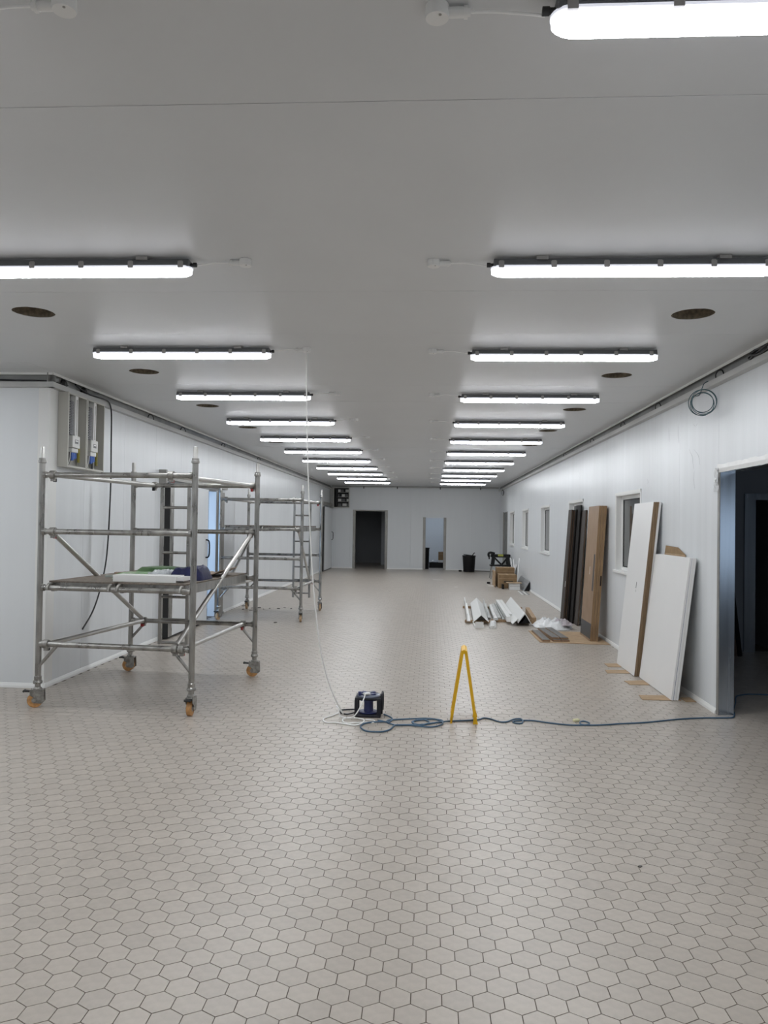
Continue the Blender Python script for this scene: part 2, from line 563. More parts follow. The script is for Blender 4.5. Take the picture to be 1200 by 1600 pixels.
# scuffs on the right wall panels
wr = bpy.data.objects['wall_right']
for pts in ([(7.708, 2.385), (7.67, 2.344), (7.613, 2.296), (7.593, 2.233), (7.574, 2.17)], [(7.579, 2.367), (7.488, 2.321), (7.435, 2.28), (7.398, 2.199)], [(8.047, 2.667), (8.044, 2.569), (8.021, 2.469)],
            [(7.603, 2.615), (7.53, 2.581), (7.477, 2.605)], [(9.175, 2.18), (9.121, 2.14), (9.173, 2.113)], [(7.556, 2.162), (7.571, 2.072), (7.533, 1.978)], [(8.366, 2.675), (8.339, 2.522)]):
    P = smooth_path([(XR - .0006, y, z) for y, z in pts], 4)
    vs, fs = [], []
    for i, p in enumerate(P):
        wd = .0035 * math.sin(math.pi * (i + .3) / len(P)) + .0006
        vs += [(p.x, p.y - wd, p.z), (p.x, p.y + wd, p.z)]
        if i: fs.append((2 * i - 2, 2 * i - 1, 2 * i + 1, 2 * i))
    mb = MB(); mb.add(vs, fs)
    mb.build('scuff_mark', M['scuff'], wr, fix=False)

# baseboards
def base_profile(mb, fn, d0, d1):
    mb.prism([(0, 0), (0.022, 0), (0.018, 0.02), (0.006, 0.042), (0, 0.045)], fn, d0, d1)
b = MB(); base_profile(b, lambda a, z, d: (XR - a, d, z), 6.93, 25.3); base_profile(b, lambda a, z, d: (XR - a, d, z), 26.9, YF)
struct('baseboard_right', b, M['white'])
b = MB(); base_profile(b, lambda a, z, d: (XL + a, d, z), YN - .02, 12.1); base_profile(b, lambda a, z, d: (XL + a, d, z), 13.6, YF)
struct('baseboard_left', b, M['white'])
b = MB()
for a0, a1 in ((XL, -2.80), (-1.54, -0.25), (0.58, XR)): base_profile(b, lambda a, z, d: (d, YF - a, z), a0, a1)
struct('baseboard_far', b, M['white'])
b = MB(); base_profile(b, lambda a, z, d: (d, YN - a, z), -6.1, XL + .02)
struct('baseboard_near_left', b, M['white'])

# cable channel under the ceiling (lip, back and the ceiling's bright edge angle)
def channel(mb, fn, d0, d1):
    mb.prism([(0, 2.862), (0.062, 2.862), (0.062, 2.912), (0.056, 2.912), (0.056, 2.872), (0, 2.872)], fn, d0, d1, 0)
    mb.prism([(0, 2.872), (0.012, 2.872), (0.012, 3.02), (0, 3.02)], fn, d0, d1, 1)
    mb.prism([(0.056, 2.978), (0.0605, 2.978), (0.0605, 3.006), (0.056, 3.006)], fn, d0, d1, 2)
CH = [M['cove'], M['recess'], M['bright_edge']]
b = MB(); channel(b, lambda a, z, d: (XR - a, d, z), -4, YF); struct('trim_2', b, CH)
b = MB(); channel(b, lambda a, z, d: (XL + a, d, z), YN - .062, YF); struct('trim_3', b, CH)
b = MB(); channel(b, lambda a, z, d: (d, YN - a, z), -6.1, XL + .06); struct('trim_4', b, CH)
b = MB()
b.prism([(0, 2.945), (0.03, 2.945), (0.03, 2.975), (0, 2.975)], lambda a, z, d: (d, YF - a, z), -3.6, XR - .06)
b.prism([(0, 2.975), (0.012, 2.975), (0.012, 3.0), (0, 3.0)], lambda a, z, d: (d, YF - a, z), -3.6, XR - .06, 1)
struct('trim_5', b, [M['cove'], M['recess']])

# ------------------------------------------------------------------ setting: ceiling of panels with round cut-outs
HOLE_R = 0.135
HX = {'right': (1.69, [5.14, 7.21, 9.30, 11.37, 13.43]), 'left': (-2.695, [5.07, 7.10, 9.17, 11.24, 13.27])}
def build_ceiling():
    ce = setting('ceiling')
    e = [-4.0]
    y = 2.536 - 6 * 1.042
    while y < YF - 0.2:
        if y > -3.8: e.append(y)
        y += 1.042
    e.append(YF)
    WB = [q for q in e if q >= YN - 1.2]
    n = 32
    for y0, y1 in zip(e[:-1], e[1:]):
        zb = ZC + random.uniform(-0.0008, 0.0008)
        a0, a1 = y0 + 0.0009, y1 - 0.0009
        xl = -6.1 if y0 < YN - 1.2 else XL + 0.055
        mb = MB()
        xr = XR - 0.055
        cells = []
        for k in HX:
            hx, hys = HX[k]
            for hy in hys:
                if a0 < hy < a1: cells.append((hx, hy))
        cells.sort()
        s = 0.2
        x = xl
        for (hx, hy) in cells:
            mb.box(x, hx - s, a0, a1, zb, zb + 0.1)
            mb.box(hx - s, hx + s, a0, hy - s, zb, zb + 0.1)
            mb.box(hx - s, hx + s, hy + s, a1, zb, zb + 0.1)
            ring = [(hx + HOLE_R * math.cos(2 * math.pi * i / n) * (1 + random.uniform(-.02, .02)), hy + HOLE_R * math.sin(2 * math.pi * i / n) * (1 + random.uniform(-.02, .02))) for i in range(n)]
            sq = []
            for i in range(n):
                c_, s_ = math.cos(2 * math.pi * i / n), math.sin(2 * math.pi * i / n)
                q = s / max(abs(c_), abs(s_))
                sq.append((hx + c_ * q, hy + s_ * q))
            v = [(p, q, zb) for p, q in ring] + [(p, q, zb) for p, q in sq] + [(p, q, zb + .003) for p, q in ring]
            mb.add(v, [(i, (i + 1) % n, n + (i + 1) % n, n + i) for i in range(n)] + [(i, (i + 1) % n, 2 * n + (i + 1) % n, 2 * n + i) for i in range(n)])
            x = hx + s
        mb.box(x, xr, a0, a1, zb, zb + 0.1)
        if xl < -5:      # leave out what lies beyond the projecting left wall
            pass
        mb.build('panel', M['ceil'], ce)
    # the part of the wide bay between the last wide panel and the projecting wall
    MB().box(-6.1, XL + .053, WB[0] + .0015, YN - 0.056, ZC, ZC + .1).build('panel', M['ceil'], ce)
    roof = MB().box(-6.3, 6.6, -4.2, 33.2, 3.12, 3.2)
    struct('ceiling_slab', roof, M['shell'])
    return ce
build_ceiling()
for side, (hx, hys) in HX.items():
    for i, hy in enumerate(hys):
        n = 32
        mb = MB()
        prof = [(HOLE_R * 1.03, 0.002), (HOLE_R * 1.03, 0.085), (0.001, 0.085)]
        mb.lathe((hx, hy, ZC), prof, n)
        mb.f = [f for f in mb.f if len(f) == 4]
        o = mb.build('ceiling_opening', M['foam'], None, fix=False)
        tag(o, f'{ORD[i]} round cut-out from the front in the {side} half of the ceiling, brown foam inside', 'hole', 'round cut-outs in the ceiling')

# ------------------------------------------------------------------ setting: windows
for i, (y0, y1) in enumerate(WIN):
    wd = setting(f'window_{i + 1}', (XR, (y0 + y1) / 2, 1.04))
    z0, z1 = 1.04, 2.04
    mb = MB()
    t = 0.012
    mb.box(XR - .004, XR + .11, y0, y0 + t, z0, z1).box(XR - .004, XR + .11, y1 - t, y1, z0, z1).box(XR - .004, XR + .11, y0, y1, z1 - t, z1)
    mb.build('reveal', M['white'], wd)
    mb = MB()
    mb.box(XR - .006, XR, y0 - .035, y0, z0 - .03, z1 + .035).box(XR - .006, XR, y1, y1 + .035, z0 - .03, z1 + .035).box(XR - .010, XR, y0 - .035, y1 + .035, z1, z1 + .035)
    mb.build('trim', M['white'], wd)
    MB().box(XR - .03, XR + .11, y0 - .05, y1 + .05, z0 - .032, z0 + .002).build('sill', M['white'], wd, bevel=.004)
    mb = MB()
    f = .045
    mb.box(XR + .072, XR + .108, y0 + t, y0 + t + f, z0, z1 - t).box(XR + .072, XR + .108, y1 - t - f, y1 - t, z0, z1 - t)
    mb.box(XR + .072, XR + .108, y0 + t + f, y1 - t - f, z1 - t - f, z1 - t).box(XR + .072, XR + .108, y0 + t + f, y1 - t - f, z0, z0 + f)
    mb.build('sash', M['white'], wd)
    mb = MB()
    a, b_, c, d, g = y0 + t + f, y1 - t - f, z0 + f, z1 - t - f, .012
    mb.box(XR + .080, XR + .096, a, a + g, c, d).box(XR + .080, XR + .096, b_ - g, b_, c, d).box(XR + .080, XR + .096, a, b_, c, c + g).box(XR + .080, XR + .096, a, b_, d - g, d)
    mb.build('gasket', M['seal'], wd)
    MB().box(XR + .086, XR + .092, a, b_, c, d).build('pane', M['glass'], wd)

# ------------------------------------------------------------------ setting: doorways
# right doorway with stainless lining
d = setting('door_1', (XR, 6.9, 0))
MB().box(XR - .006, XR + .13, 6.895, 6.905, 0, 2.10).build('jamb_lining', M['steel'], d)
MB().box(XR - .008, XR - .0, 6.885, 6.93, 0, 2.14).build('jamb_edge', M['steel_dull'], d)
MB().box(XR - .006, XR + .13, 4.9, 6.895, 2.095, 2.105).build('head_lining', M['steel'], d)
MB().box(XR - .006, XR + .13, 4.895, 4.905, 0, 2.10).build('jamb_lining', M['steel'], d)
MB().box(XR - .008, XR, 4.9, 6.93, 2.10, 2.145).build('head_edge', M['steel_dull'], d)
def film():
    t = thing('protective_film', 'torn white protective film along the head of the steel doorway', 'film', (XR, 6.9, 2.0))
    rnd = random.Random(3)
    ys = [4.95 + i * (6.93 - 4.95) / 40 for i in range(41)]
    vs, fs = [], []
    for i, y in enumerate(ys):
        tear = 0.055 + 0.012 * rnd.random()
        vs += [(XR - .011, y, 2.096 + .004 * rnd.random()), (XR - .013 - .005 * rnd.random(), y, 2.13), (XR - .0095 - .003 * rnd.random(), y, 2.105 + tear)]
        if i:
            k = (i - 1) * 3
            fs += [(k, k + 3, k + 4, k + 1), (k + 1, k + 4, k + 5, k + 2)]
    mb = MB(); mb.add(vs, fs)
    o = mb.build('strip', M['white2'], t, fix=False)
    s = o.modifiers.new('thick', 'SOLIDIFY'); s.thickness = .002
    vs, fs = [], []
    for i in range(9):
        for j in range(5):
            vs.append((XR - .012 - .025 * rnd.random(), 6.885 + j * .016 + .006 * rnd.random(), 1.93 + i * .026))
    for i in range(8):
        for j in range(4):
            k = i * 5 + j
            fs.append((k, k + 1, k + 6, k + 5))
    mb = MB(); mb.add(vs, fs)
    o = mb.build('crumpled_end', M['wrap'], t, fix=False)
    s = o.modifiers.new('thick', 'SOLIDIFY'); s.thickness = .002
film()

# far doorways
def far_frame(name, x0, x1, h, head):
    d = setting(name, ((x0 + x1) / 2, YF, 0))
    MB().box(x0 - .085, x0 + .012, YF - .012, YF + .125, 0, h + (.03 if head else 0)).build('jamb', M['frame_grey'], d, bevel=.004)
    MB().box(x1 - .012, x1 + .085, YF - .012, YF + .125, 0, h + (.03 if head else 0)).build('jamb', M['frame_grey'], d, bevel=.004)
    MB().box(x0 + .012, x1 - .012, YF - (.012 if head else 0.002), YF + .125, h - .012, h + (.03 if head else .004)).build('head', M['frame_grey'] if head else M['white'], d)
far_frame('door_2', -2.72, -1.62, 2.10, True)
far_frame('door_3', -0.17, 0.50, 1.89, False)

# sliding cold-store doors on the left wall
def sliding_door(name, ya, yb, yo0, yo1, ztop, rail0, rail1, xw):
    d = setting(name, (XL, ya, 0))
    MB().box(XL + .035, xw, ya, yb, .03, ztop).build('leaf', M['wall'], d, bevel=.006)
    MB().box(XL + .03, xw + .006, ya - .014, ya - .0005, .02, ztop + .01).box(XL + .03, xw - .004, ya, yb, .012, .03).build('gasket', M['rubber'], d)
    MB().box(xw, xw + .004, ya + .0, ya + .16, .03, ztop).build('edge_profile', M['alu'], d)
    lp = MB().box(xw + .004, xw + .009, ya + .05, ya + .10, .28, .62).build('lock_plate', M['steel_dull'], d, bevel=.003)
    MB().box(xw + .004, xw + .010, ya + .05, ya + .10, 1.72, 1.86).build('hinge_plate', M['alu_bright'], d, bevel=.003)
    MB().box(XL, XL + .08, rail0, rail1, ztop + .05, ztop + .17).build('rail', M['frame_grey'], d, bevel=.004)
    MB().box(XL, XL + .10, rail0 - .02, rail0 + .03, ztop - .02, ztop + .18).build('rail_end', M['steel_dull'], d)
    hy = yb - .12
    mb = MB().path(smooth_path([(xw, hy, 1.32), (xw + .05, hy, 1.30), (xw + .06, hy, 1.18), (xw + .05, hy, 1.06), (xw, hy, 1.04)], 5), .011, 8)
    mb.build('handle', M['black'], d, smooth=40)
    if yo1 > yo0:
        MB().box(XL - .125, XL + .012, yo1 - .012, yo1 + .5, 0, ztop).build('jamb', M['frame_grey'], d, bevel=.004)
        MB().box(XL - .12, XL + .004, yo1 - .018, yo1 - .0125, 0, ztop).build('jamb_lining', M['white2'], d)
        MB().box(XL - .12, XL + .02, yo1 + .1, yo1 + .14, 0, ztop).build('jamb_rib', M['steel_dull'], d)
        MB().box(XL - .12, XL - .001, yo0, yo1, ztop, ztop + .012).build('head', M['frame_grey'], d)
    return d
sliding_door('door_4', 10.36, 12.2, 12.15, 13.05, 2.12, 10.25, 13.5, -3.535)
sliding_door('door_5', 25.75, 27.85, 0, 0, 2.18, 25.6, 28.0, -3.535)

# plain grey door at the far end of the right wall
d = setting('door_6', (XR, 26.1, 0))
MB().box(XR + .03, XR + .07, 25.4, 26.85, 0, 2.08).build('leaf', M['stain'], d)
MB().box(XR - .01, XR + .11, 26.80, 26.87, 0, 2.1).build('jamb', M['frame_grey'], d)
MB().box(XR - .01, XR + .11, 25.37, 25.43, 0, 2.1).build('jamb', M['frame_grey'], d)

# ------------------------------------------------------------------ setting: neighbouring rooms
def slab(name, *b, m='shell'):
    return struct(name, MB().box(*b), M[m])
# side room behind the right doorway
sb = MB()
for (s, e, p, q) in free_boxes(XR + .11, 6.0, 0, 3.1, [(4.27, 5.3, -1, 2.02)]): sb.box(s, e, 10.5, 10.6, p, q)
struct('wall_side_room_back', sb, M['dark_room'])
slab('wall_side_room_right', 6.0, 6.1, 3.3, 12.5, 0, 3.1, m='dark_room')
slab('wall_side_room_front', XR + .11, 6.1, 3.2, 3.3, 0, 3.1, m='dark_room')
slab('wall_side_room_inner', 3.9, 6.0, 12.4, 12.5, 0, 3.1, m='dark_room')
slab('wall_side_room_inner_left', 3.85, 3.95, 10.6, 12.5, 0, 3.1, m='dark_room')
dd = setting('door_7', (4.2, 10.5, 0))
MB().box(4.13, 4.27, 10.46, 10.61, 0, 2.08).build('jamb', M['steel'], dd)
MB().box(4.27, 5.3, 10.46, 10.61, 2.0, 2.08).build('head', M['steel'], dd)
# rooms behind the windows
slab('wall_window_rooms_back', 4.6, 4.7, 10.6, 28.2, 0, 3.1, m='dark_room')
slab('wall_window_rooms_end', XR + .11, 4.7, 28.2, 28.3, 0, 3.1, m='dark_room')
# far rooms
slab('wall_far_room_left', -3.3, -3.2, YF + .11, 32.6, 0, 3.1)
slab('wall_far_room_divider', -1.3, -1.2, YF + .11, 32.6, 0, 3.1)
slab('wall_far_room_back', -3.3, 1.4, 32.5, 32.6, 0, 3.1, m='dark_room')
slab('wall_far_room_nib', -1.93, -1.3, 30.8, 30.9, 0, 3.1)
slab('wall_store_right', 1.3, 1.4, YF + .11, 32.6, 0, 3.1)
slab('wall_store_back', -1.2, 1.3, 31.0, 31.1, 0, 3.1, m='wall_far')
# room behind the sliding door
slab('wall_left_room_back', -6.3, -6.2, 7.4, 16, 0, 3.1)
slab('wall_left_room_near', -6.2, XL - .11, 10.9, 11.0, 0, 3.1)
slab('wall_left_room_far', -6.2, XL - .11, 14.2, 14.3, 0, 3.1)

# ------------------------------------------------------------------ batten lights
def make_light(sgn, label, loc, group):
    """origin: ceiling point at the inner end; the body runs towards sgn * x"""
    t = thing('batten_light', label, 'light', (0, 0, 0), group)
    L_ = 1.45
    X = lambda a: sgn * a
    prof = [(-.044, -.052), (.044, -.052), (.044, -.040), (.034, -.012), (-.034, -.012), (-.044, -.040)]
    mb = MB(); mb.prism(prof, lambda a, z, d_: (X(d_), a, z), 0.012, L_ - .012)
    mb.build('body', M['lampbody'], t, bevel=.003)
    # lens: rounded trough with rounded ends
    def rounded(scale, zt, zb, bulge):
        sec = []
        k = 10
        for i in range(k + 1):
            a = math.pi * i / k
            sec.append((math.cos(a), math.sin(a)))
        stations = []
        hw = .047 * scale
        for j in range(6):
            q = j / 5 * math.pi / 2
            stations.append((1.6 * hw * (1 - math.cos(q)), math.sin(q)))
        st = [(s_, max(wd_, .12)) for s_, wd_ in stations]
        full = [(s_ + (1 - scale) * .047, w_) for s_, w_ in st] + [(L_ - s_ - (1 - scale) * .047, w_) for s_, w_ in reversed(st)]
        vs, fs = [], []
        m_ = len(sec)
        for (x, w_) in full:
            for (c_, s_) in sec:
                vs.append((X(x), hw * w_ * c_, zt - (zt - zb) * (s_ ** 0.33) * (0.75 + .25 * w_)))
        for i in range(len(full) - 1):
            for j in range(m_ - 1):
                fs.append((i * m_ + j, i * m_ + j + 1, (i + 1) * m_ + j + 1, (i + 1) * m_ + j))
            fs.append((i * m_ + m_ - 1, i * m_, (i + 1) * m_, (i + 1) * m_ + m_ - 1))
        fs.append(tuple(range(m_)))
        fs.append(tuple(reversed(range((len(full) - 1) * m_, len(full) * m_))))
        mb = MB(); mb.add(vs, fs)
        mb.m = [1 if (len(f) == 4 and 2 <= f[0] % m_ <= 7 and f[1] % m_ == f[0] % m_ + 1 and 3 <= f[0] // m_ < len(full) - 4) else 0 for f in fs]
        return mb
    rounded(0.96, -.0525, -.094, 1).build('lens', [M['lensside'], M['lens']], t, smooth=50)
    # clear rim around the lens
    vs, fs = [], []
    out = []
    hw = .050
    for i in range(13):
        a = math.pi / 2 + math.pi * i / 12
        out.append((hw + hw * math.cos(a) - .002, hw * math.sin(a)))
    for i in range(13):
        a = -math.pi / 2 + math.pi * i / 12
        out.append((L_ - hw + hw * math.cos(a) + .002, hw * math.sin(a)))
    n = len(out)
    mb = MB(); mb.prism(out, lambda a, b_, d_: (X(a), b_, d_), -.058, -.050)
    mb.build('lens_rim', M['lensrim'], t)
    for k in range(6):
        x = .05 + .268 * k
        mb = MB()
        for s_ in (-1, 1):
            mb.box(X(x - .014), X(x + .014), s_ * .044, s_ * .053, -.063, -.030)
        mb.box(X(x - .010), X(x + .010), -.050, .050, -.034, -.026)
        mb.build('clip', M['clip'], t)
    for x in (.26, 1.18):
        MB().box(X(x - .03), X(x + .03), -.04, .04, -.012, .0).box(X(x - .03), X(x + .03), .038, .05, -.02, -.002).box(X(x - .03), X(x + .03), -.05, -.038, -.02, -.002).build('ceiling_bracket', M['clip'], t)
    MB().lathe((0, 0, -.034), [(.012, X(-.022)), (.012, X(-.004)), (.009, X(-.002)), (.009, X(.014))], 10, 'x').build('cable_gland', M['rubber'], t, smooth=40)
    t.location = loc
    return t
def make_outlet(sgn, label, loc, group):
    """round ceiling outlet with plug and flex running to the light"""
    t = thing('ceiling_outlet', label, 'socket', (0, 0, 0), group)
    MB().lathe((0, 0, 0), [(.032, 0), (.033, -.028), (.031, -.034), (.012, -.0345)], 24).build('outlet', M['white'], t, smooth=40)
    p = MB().lathe((0, 0, -.018), [(.014, sgn * .03), (.014, sgn * .075), (.011, sgn * .08), (.011, sgn * .09)], 12, 'x').build('plug', M['white'], t, smooth=40)
    MB().lathe((0, 0, -.018), [(.017, sgn * .072), (.017, sgn * .082)], 12, 'x').build('plug_collar', M['white'], t, smooth=40)
    MB().lathe((.008, -.018, -.034), [(.004, 0), (.004, -.002)], 8).build('screw', M['steel_dull'], t)
    MB().path(smooth_path([(sgn * .088, 0, -.018), (sgn * .15, .006, -.014), (sgn * .2, .004, -.02), (sgn * .25, 0, -.028), (sgn * .288, 0, -.034)], 5), .0042, 8).build('flex', M['flex'], t, smooth=60)
    t.location = loc
    return t
lightR = lightL = outR = outL = None
for i in range(-1, 12):  # the pair behind the camera is unseen, added for extra light
    pos = ORD[i] if i >= 0 else ''
    y = 1.985 + 2.075 * i + (.068 if i == 0 else 0)
    place = f'{ORD[i]} from the front' if i >= 0 else 'added unseen behind the camera'
    loc = (0.30, y, ZC)
    lab = f'grey-bodied batten light, {place} in the right-hand ceiling row'
    if lightR is None: lightR = make_light(1, lab, loc, 'right-hand row of batten lights')
    else: dup(lightR, loc, lab)
    if i >= 0:
        lab = f'round white ceiling outlet beside the {ORD[i]} batten light of the right-hand row'
        if outR is None: outR = make_outlet(1, lab, (0.0, y + .02, ZC), 'ceiling outlets of the right-hand row')
        else: dup(outR, (0.0, y + .02, ZC), lab)
    y = 1.985 + 2.05 * i
    loc = (-1.28, y, ZC)
    lab = f'grey-bodied batten light, {place} in the left-hand ceiling row'
    if lightL is None: lightL = make_light(-1, lab, loc, 'left-hand row of batten lights')
    else: dup(lightL, loc, lab)
    if i >= 0:
        lab = f'round white ceiling outlet beside the {ORD[i]} batten light of the left-hand row'
        if outL is None: outL = make_outlet(-1, lab, (-1.0, y + .02, ZC), 'ceiling outlets of the left-hand row')
        else: dup(outL, (-1.0, y + .02, ZC), lab)

for i in range(3):  # unseen lamps added to brighten the near left wall
    dup(lightR, (-5.95, 1.985 + 2.05 * i, ZC), f'grey-bodied batten light, {ORD[i]} added unseen in the side bay left of the picture', group='added batten lights of the side bay')

# ------------------------------------------------------------------ scaffold towers
def make_tower(label, decks, braces, ladder_u, name_group, pale):
    """local frame: u across the end frames (0..W), v along the tower (0..L)"""
    W, Ln, RT = 1.375, 1.69, 0.0255
    t = thing('scaffold_tower', label, 'scaffold', (0, 0, 0), name_group)
    Z = [0.54, 1.02, 1.50, 1.985]
    lean = 0
    def coupler(parent, p, axis, latch='zinc'):
        mb = MB()
        a = Vector(axis).normalized()
        p = Vector(p)
        mb.tube(p - a * .022, p + a * .022, .037, 14)
        mb.obox(p + Vector((0, 0, -.040)), (.03, .03, .03))
        return mb.build('coupler', M['zinc'], parent, smooth=40)
    for (u, v) in ((0, 0), (W, 0), (0, Ln), (W, Ln)):
        mb = MB()
        mb.tube((u, v, .23), (u, v, 2.10), RT, 16)
        p = mb.build('pole', M['alu'], t, smooth=40)
        MB().lathe((u, v, 0), [(.019, 2.09), (.019, 2.222), (.017, 2.226)], 14).build('spigot', M['alu_bright'], p, smooth=40)
        MB().lathe((u, v, 0), [(RT + .001, 2.085), (.034, 2.09), (.034, 2.108), (.030, 2.112), (.030, 2.128), (.022, 2.13)], 16).build('spigot_collar', M['alu'], p, smooth=30)
        # adjustable foot
        MB().lathe((u, v, 0), [(.024, .165), (.024, .20), (.036, .203), (.040, .215), (.036, .228), (.031, .232), (.031, .262), (RT + .001, .266)], 16).build('adjuster_nut', M['alu'], p, smooth=30)
    def caster(u, v, ang, m):
        c, s = math.cos(ang), math.sin(ang)
        def q(a, b, z): return (u + a * c - b * s, v + a * s + b * c, z)
        mb = MB()
        mb.lathe((u, v, 0), [(.03, .150), (.036, .152), (.036, .162), (.028, .172), (.022, .176)], 14)
        poly = [(-.058, .156), (.056, .156), (.060, .052), (.034, .034), (-.008, .040), (-.024, .088), (-.058, .108)]
        for sd in (-1, 1):
            mb.prism(poly, lambda a, z, dd_: q(a - .0, dd_, z), sd * .026, sd * .032)
        v8 = [q(-.052, -.032, .143), q(.05, -.032, .143), q(.05, .032, .143), q(-.052, .032, .143), q(-.052, -.032, .152), q(.05, -.032, .152), q(.05, .032, .152), q(-.052, .032, .152)]
        mb.hexa(v8)
        fk = mb.build('caster', M['zinc'], t, bevel=.003)
        wc = Vector(q(-.018, 0, .0625))
        ax = Vector((-s, c, 0))
        mb = MB()
        for (r0, h0, h1) in ((.0625, -.016, .016), (.058, -.019, .019)):
            mb.path([wc + ax * h0, wc + ax * h1], r0, 24)
        mb.build('wheel', m, fk, smooth=40)
        mb = MB(); mb.path([wc - ax * .036, wc + ax * .036], .012, 10)
        mb.path([wc - ax * .020, wc + ax * .020], .026, 14)
        mb.build('axle', M['zinc'], fk, smooth=40)
        mb = MB(); mb.beam(q(-.03, 0, .135), q(-.105, 0, .142), .045, .012); mb.tube(q(-.105, -.026, .142), q(-.105, .026, .142), .010, 8)
        mb.build('brake_pedal', M['rubber'], fk)
    for (u, v), ang in zip(((0, 0), (W, 0), (0, Ln), (W, Ln)), CASTER_ANG):
        caster(u, v, ang, M['wheel_pale'] if pale else M['wheel'])
    for v in (0, Ln):
        for z in Z:
            mb = MB(); mb.tube((RT * .6, v, z), (W - RT * .6, v, z), RT * .92, 14)
            mb.lathe((0, v, z), [(.033, RT * .75), (.029, RT + .018)], 12, 'x'); mb.lathe((W, v, z), [(.029, -RT - .018), (.033, -RT * .75)], 12, 'x')
            mb.build('rung', M['alu'], t, smooth=40)
        for (u, du) in ((0, .17), (W, -.17)):
            MB().tube((u + du, v, Z[0] - .01), (u + (.012 if du > 0 else -.012), v, Z[0] - .185), .014, 10).build('gusset', M['alu'], t, smooth=40)
    # ladder in the rear frame
    for du in (0, .30):
        MB().box(ladder_u + du - .017, ladder_u + du + .017, Ln - .02, Ln + .02, .30 if not pale else .235, Z[3] - RT).build('ladder_stile', M['alu'], t, bevel=.004)
    for z in (.315, .56, .80, 1.27, 1.75):
        MB().tube((ladder_u + .017, Ln, z), (ladder_u + .283, Ln, z), .015, 10).build('ladder_rung', M['alu'], t, smooth=40)
    # braces: each ends in two couplers
    for (a, b_) in braces:
        A, B = Vector(a), Vector(b_)
        d_ = (B - A).normalized()
        br = MB().tube(A, B, .0215, 14).build('brace', M['alu_bright'], t, smooth=40)
        for (p, sgn) in ((A, 1), (B, -1)):
            q = Vector((p.x, 0 if p.y < Ln / 2 else Ln, min(Z, key=lambda zz: abs(zz - p.z))))
            coupler(br, (p.x, q.y, q.z), (1, 0, 0))
            MB().obox((p.x, q.y + (.03 if q.y < 1 else -.03), q.z - .045), (.022, .03, .03)).build('latch', M['red'] if random.random() < .6 else M['black'], br, bevel=.004)
    # platform decks
    zd = Z[decks]
    for k, (u0, u1) in enumerate(((.07, .655), (.70, 1.285))):
        mb = MB()
        for u in (u0 + .016, u1 - .016):
            mb.box(u - .016, u + .016, .055, Ln - .055, zd - .035, zd + .045)
        for v in (.055, Ln - .087):
            mb.box(u0 + .032, u1 - .032, v, v + .032, zd - .005, zd + .045)
        dk = mb.build('deck', M['alu'], t, bevel=.003)
        MB().box(u0 - .004, u1 + .004, .03, Ln - .03, zd + .0455, zd + .0575).build('deck_board', M['ply'], dk)
        for u in (u0 + .016, u1 - .016):
            for v, sg in ((0, 1), (Ln, -1)):
                mb = MB()
                pts = [(u, v + sg * .07, zd + .02), (u, v + sg * .035, zd + .032), (u, v, zd + .034), (u, v - sg * .028, zd + .015), (u, v - sg * .033, zd - .012)]
                mb.path(smooth_path(pts, 3), .012, 8)
                mb.build('hook', M['zinc'], dk, smooth=50)
    return t
W_, L_ = 1.375, 1.69
CASTER_ANG = [R(20), R(95), R(0), R(15)]
near_braces = [((.10, .03, 1.985), (.24, L_ - .03, 1.985)), ((W_ - .21, .03, 1.985), (W_ - .05, L_ - .03, 1.985)),
               ((.11, .035, 1.47), (.14, L_ - .035, .57)), ((W_ - .055, L_ - .035, 1.47), (W_ - .15, .035, .57)),
               ((.07, .03, .54), (.15, L_ - .03, .54)), ((W_ - .09, .03, .54), (W_ - .13, L_ - .03, .54))]
tower = make_tower('nearer aluminium scaffold tower beside the left wall, packs on its low deck', 1, near_braces, .33, 'mobile scaffold towers', False)
tower.location = (-3.325, 6.46, 0)
tower.rotation_euler = (0, 0, R(-4.9))
CASTER_ANG = [R(80), R(100), R(95), R(-70)]
far_braces = [((.10, .03, 1.985), (.20, L_ - .03, 1.985)), ((W_ - .14, .03, 1.985), (W_ - .06, L_ - .03, 1.985)),
              ((.13, L_ - .035, 1.47), (.12, .035, .57)), ((W_ - .06, .035, 1.47), (W_ - .20, L_ - .035, .57)),
              ((.07, .03, .54), (.15, L_ - .03, .54)), ((W_ - .09, .03, .54), (W_ - .13, L_ - .03, .54))]
tower2 = make_tower('farther aluminium scaffold tower by the sliding door, higher bare deck', 2, far_braces, .87, 'mobile scaffold towers', True)
tower2.location = (-3.455, 12.60, 0)
tower2.rotation_euler = (0, 0, R(-2.5))

# ------------------------------------------------------------------ things lying on the near deck  (deck top z = 1.0775)
ZD = 1.0782
RZ = Matrix.Rotation(R(-4.9), 3, 'Z')
def deckpt(u, v, z=0): return Vector((-3.325, 6.46, ZD)) + RZ @ Vector((u, v, z))
def deckbox(u0, u1, v0, v1, z0, z1, mb=None):
    mb = mb or MB()
    return mb.hexa([deckpt(u0, v0, z0), deckpt(u1, v0, z0), deckpt(u1, v1, z0), deckpt(u0, v1, z0), deckpt(u0, v0, z1), deckpt(u1, v0, z1), deckpt(u1, v1, z1), deckpt(u0, v1, z1)])
t = thing('white_board', 'white polystyrene board lying along the front edge of the scaffold deck', 'board', deckpt(.9, .2))
deckbox(.60, 1.17, .12, .30, 0, .058).build('slab', M['white'], t, bevel=.002)
deckbox(1.1705, 1.235, .13, .29, 0.018, .050).build('tongue', M['white2'], t)
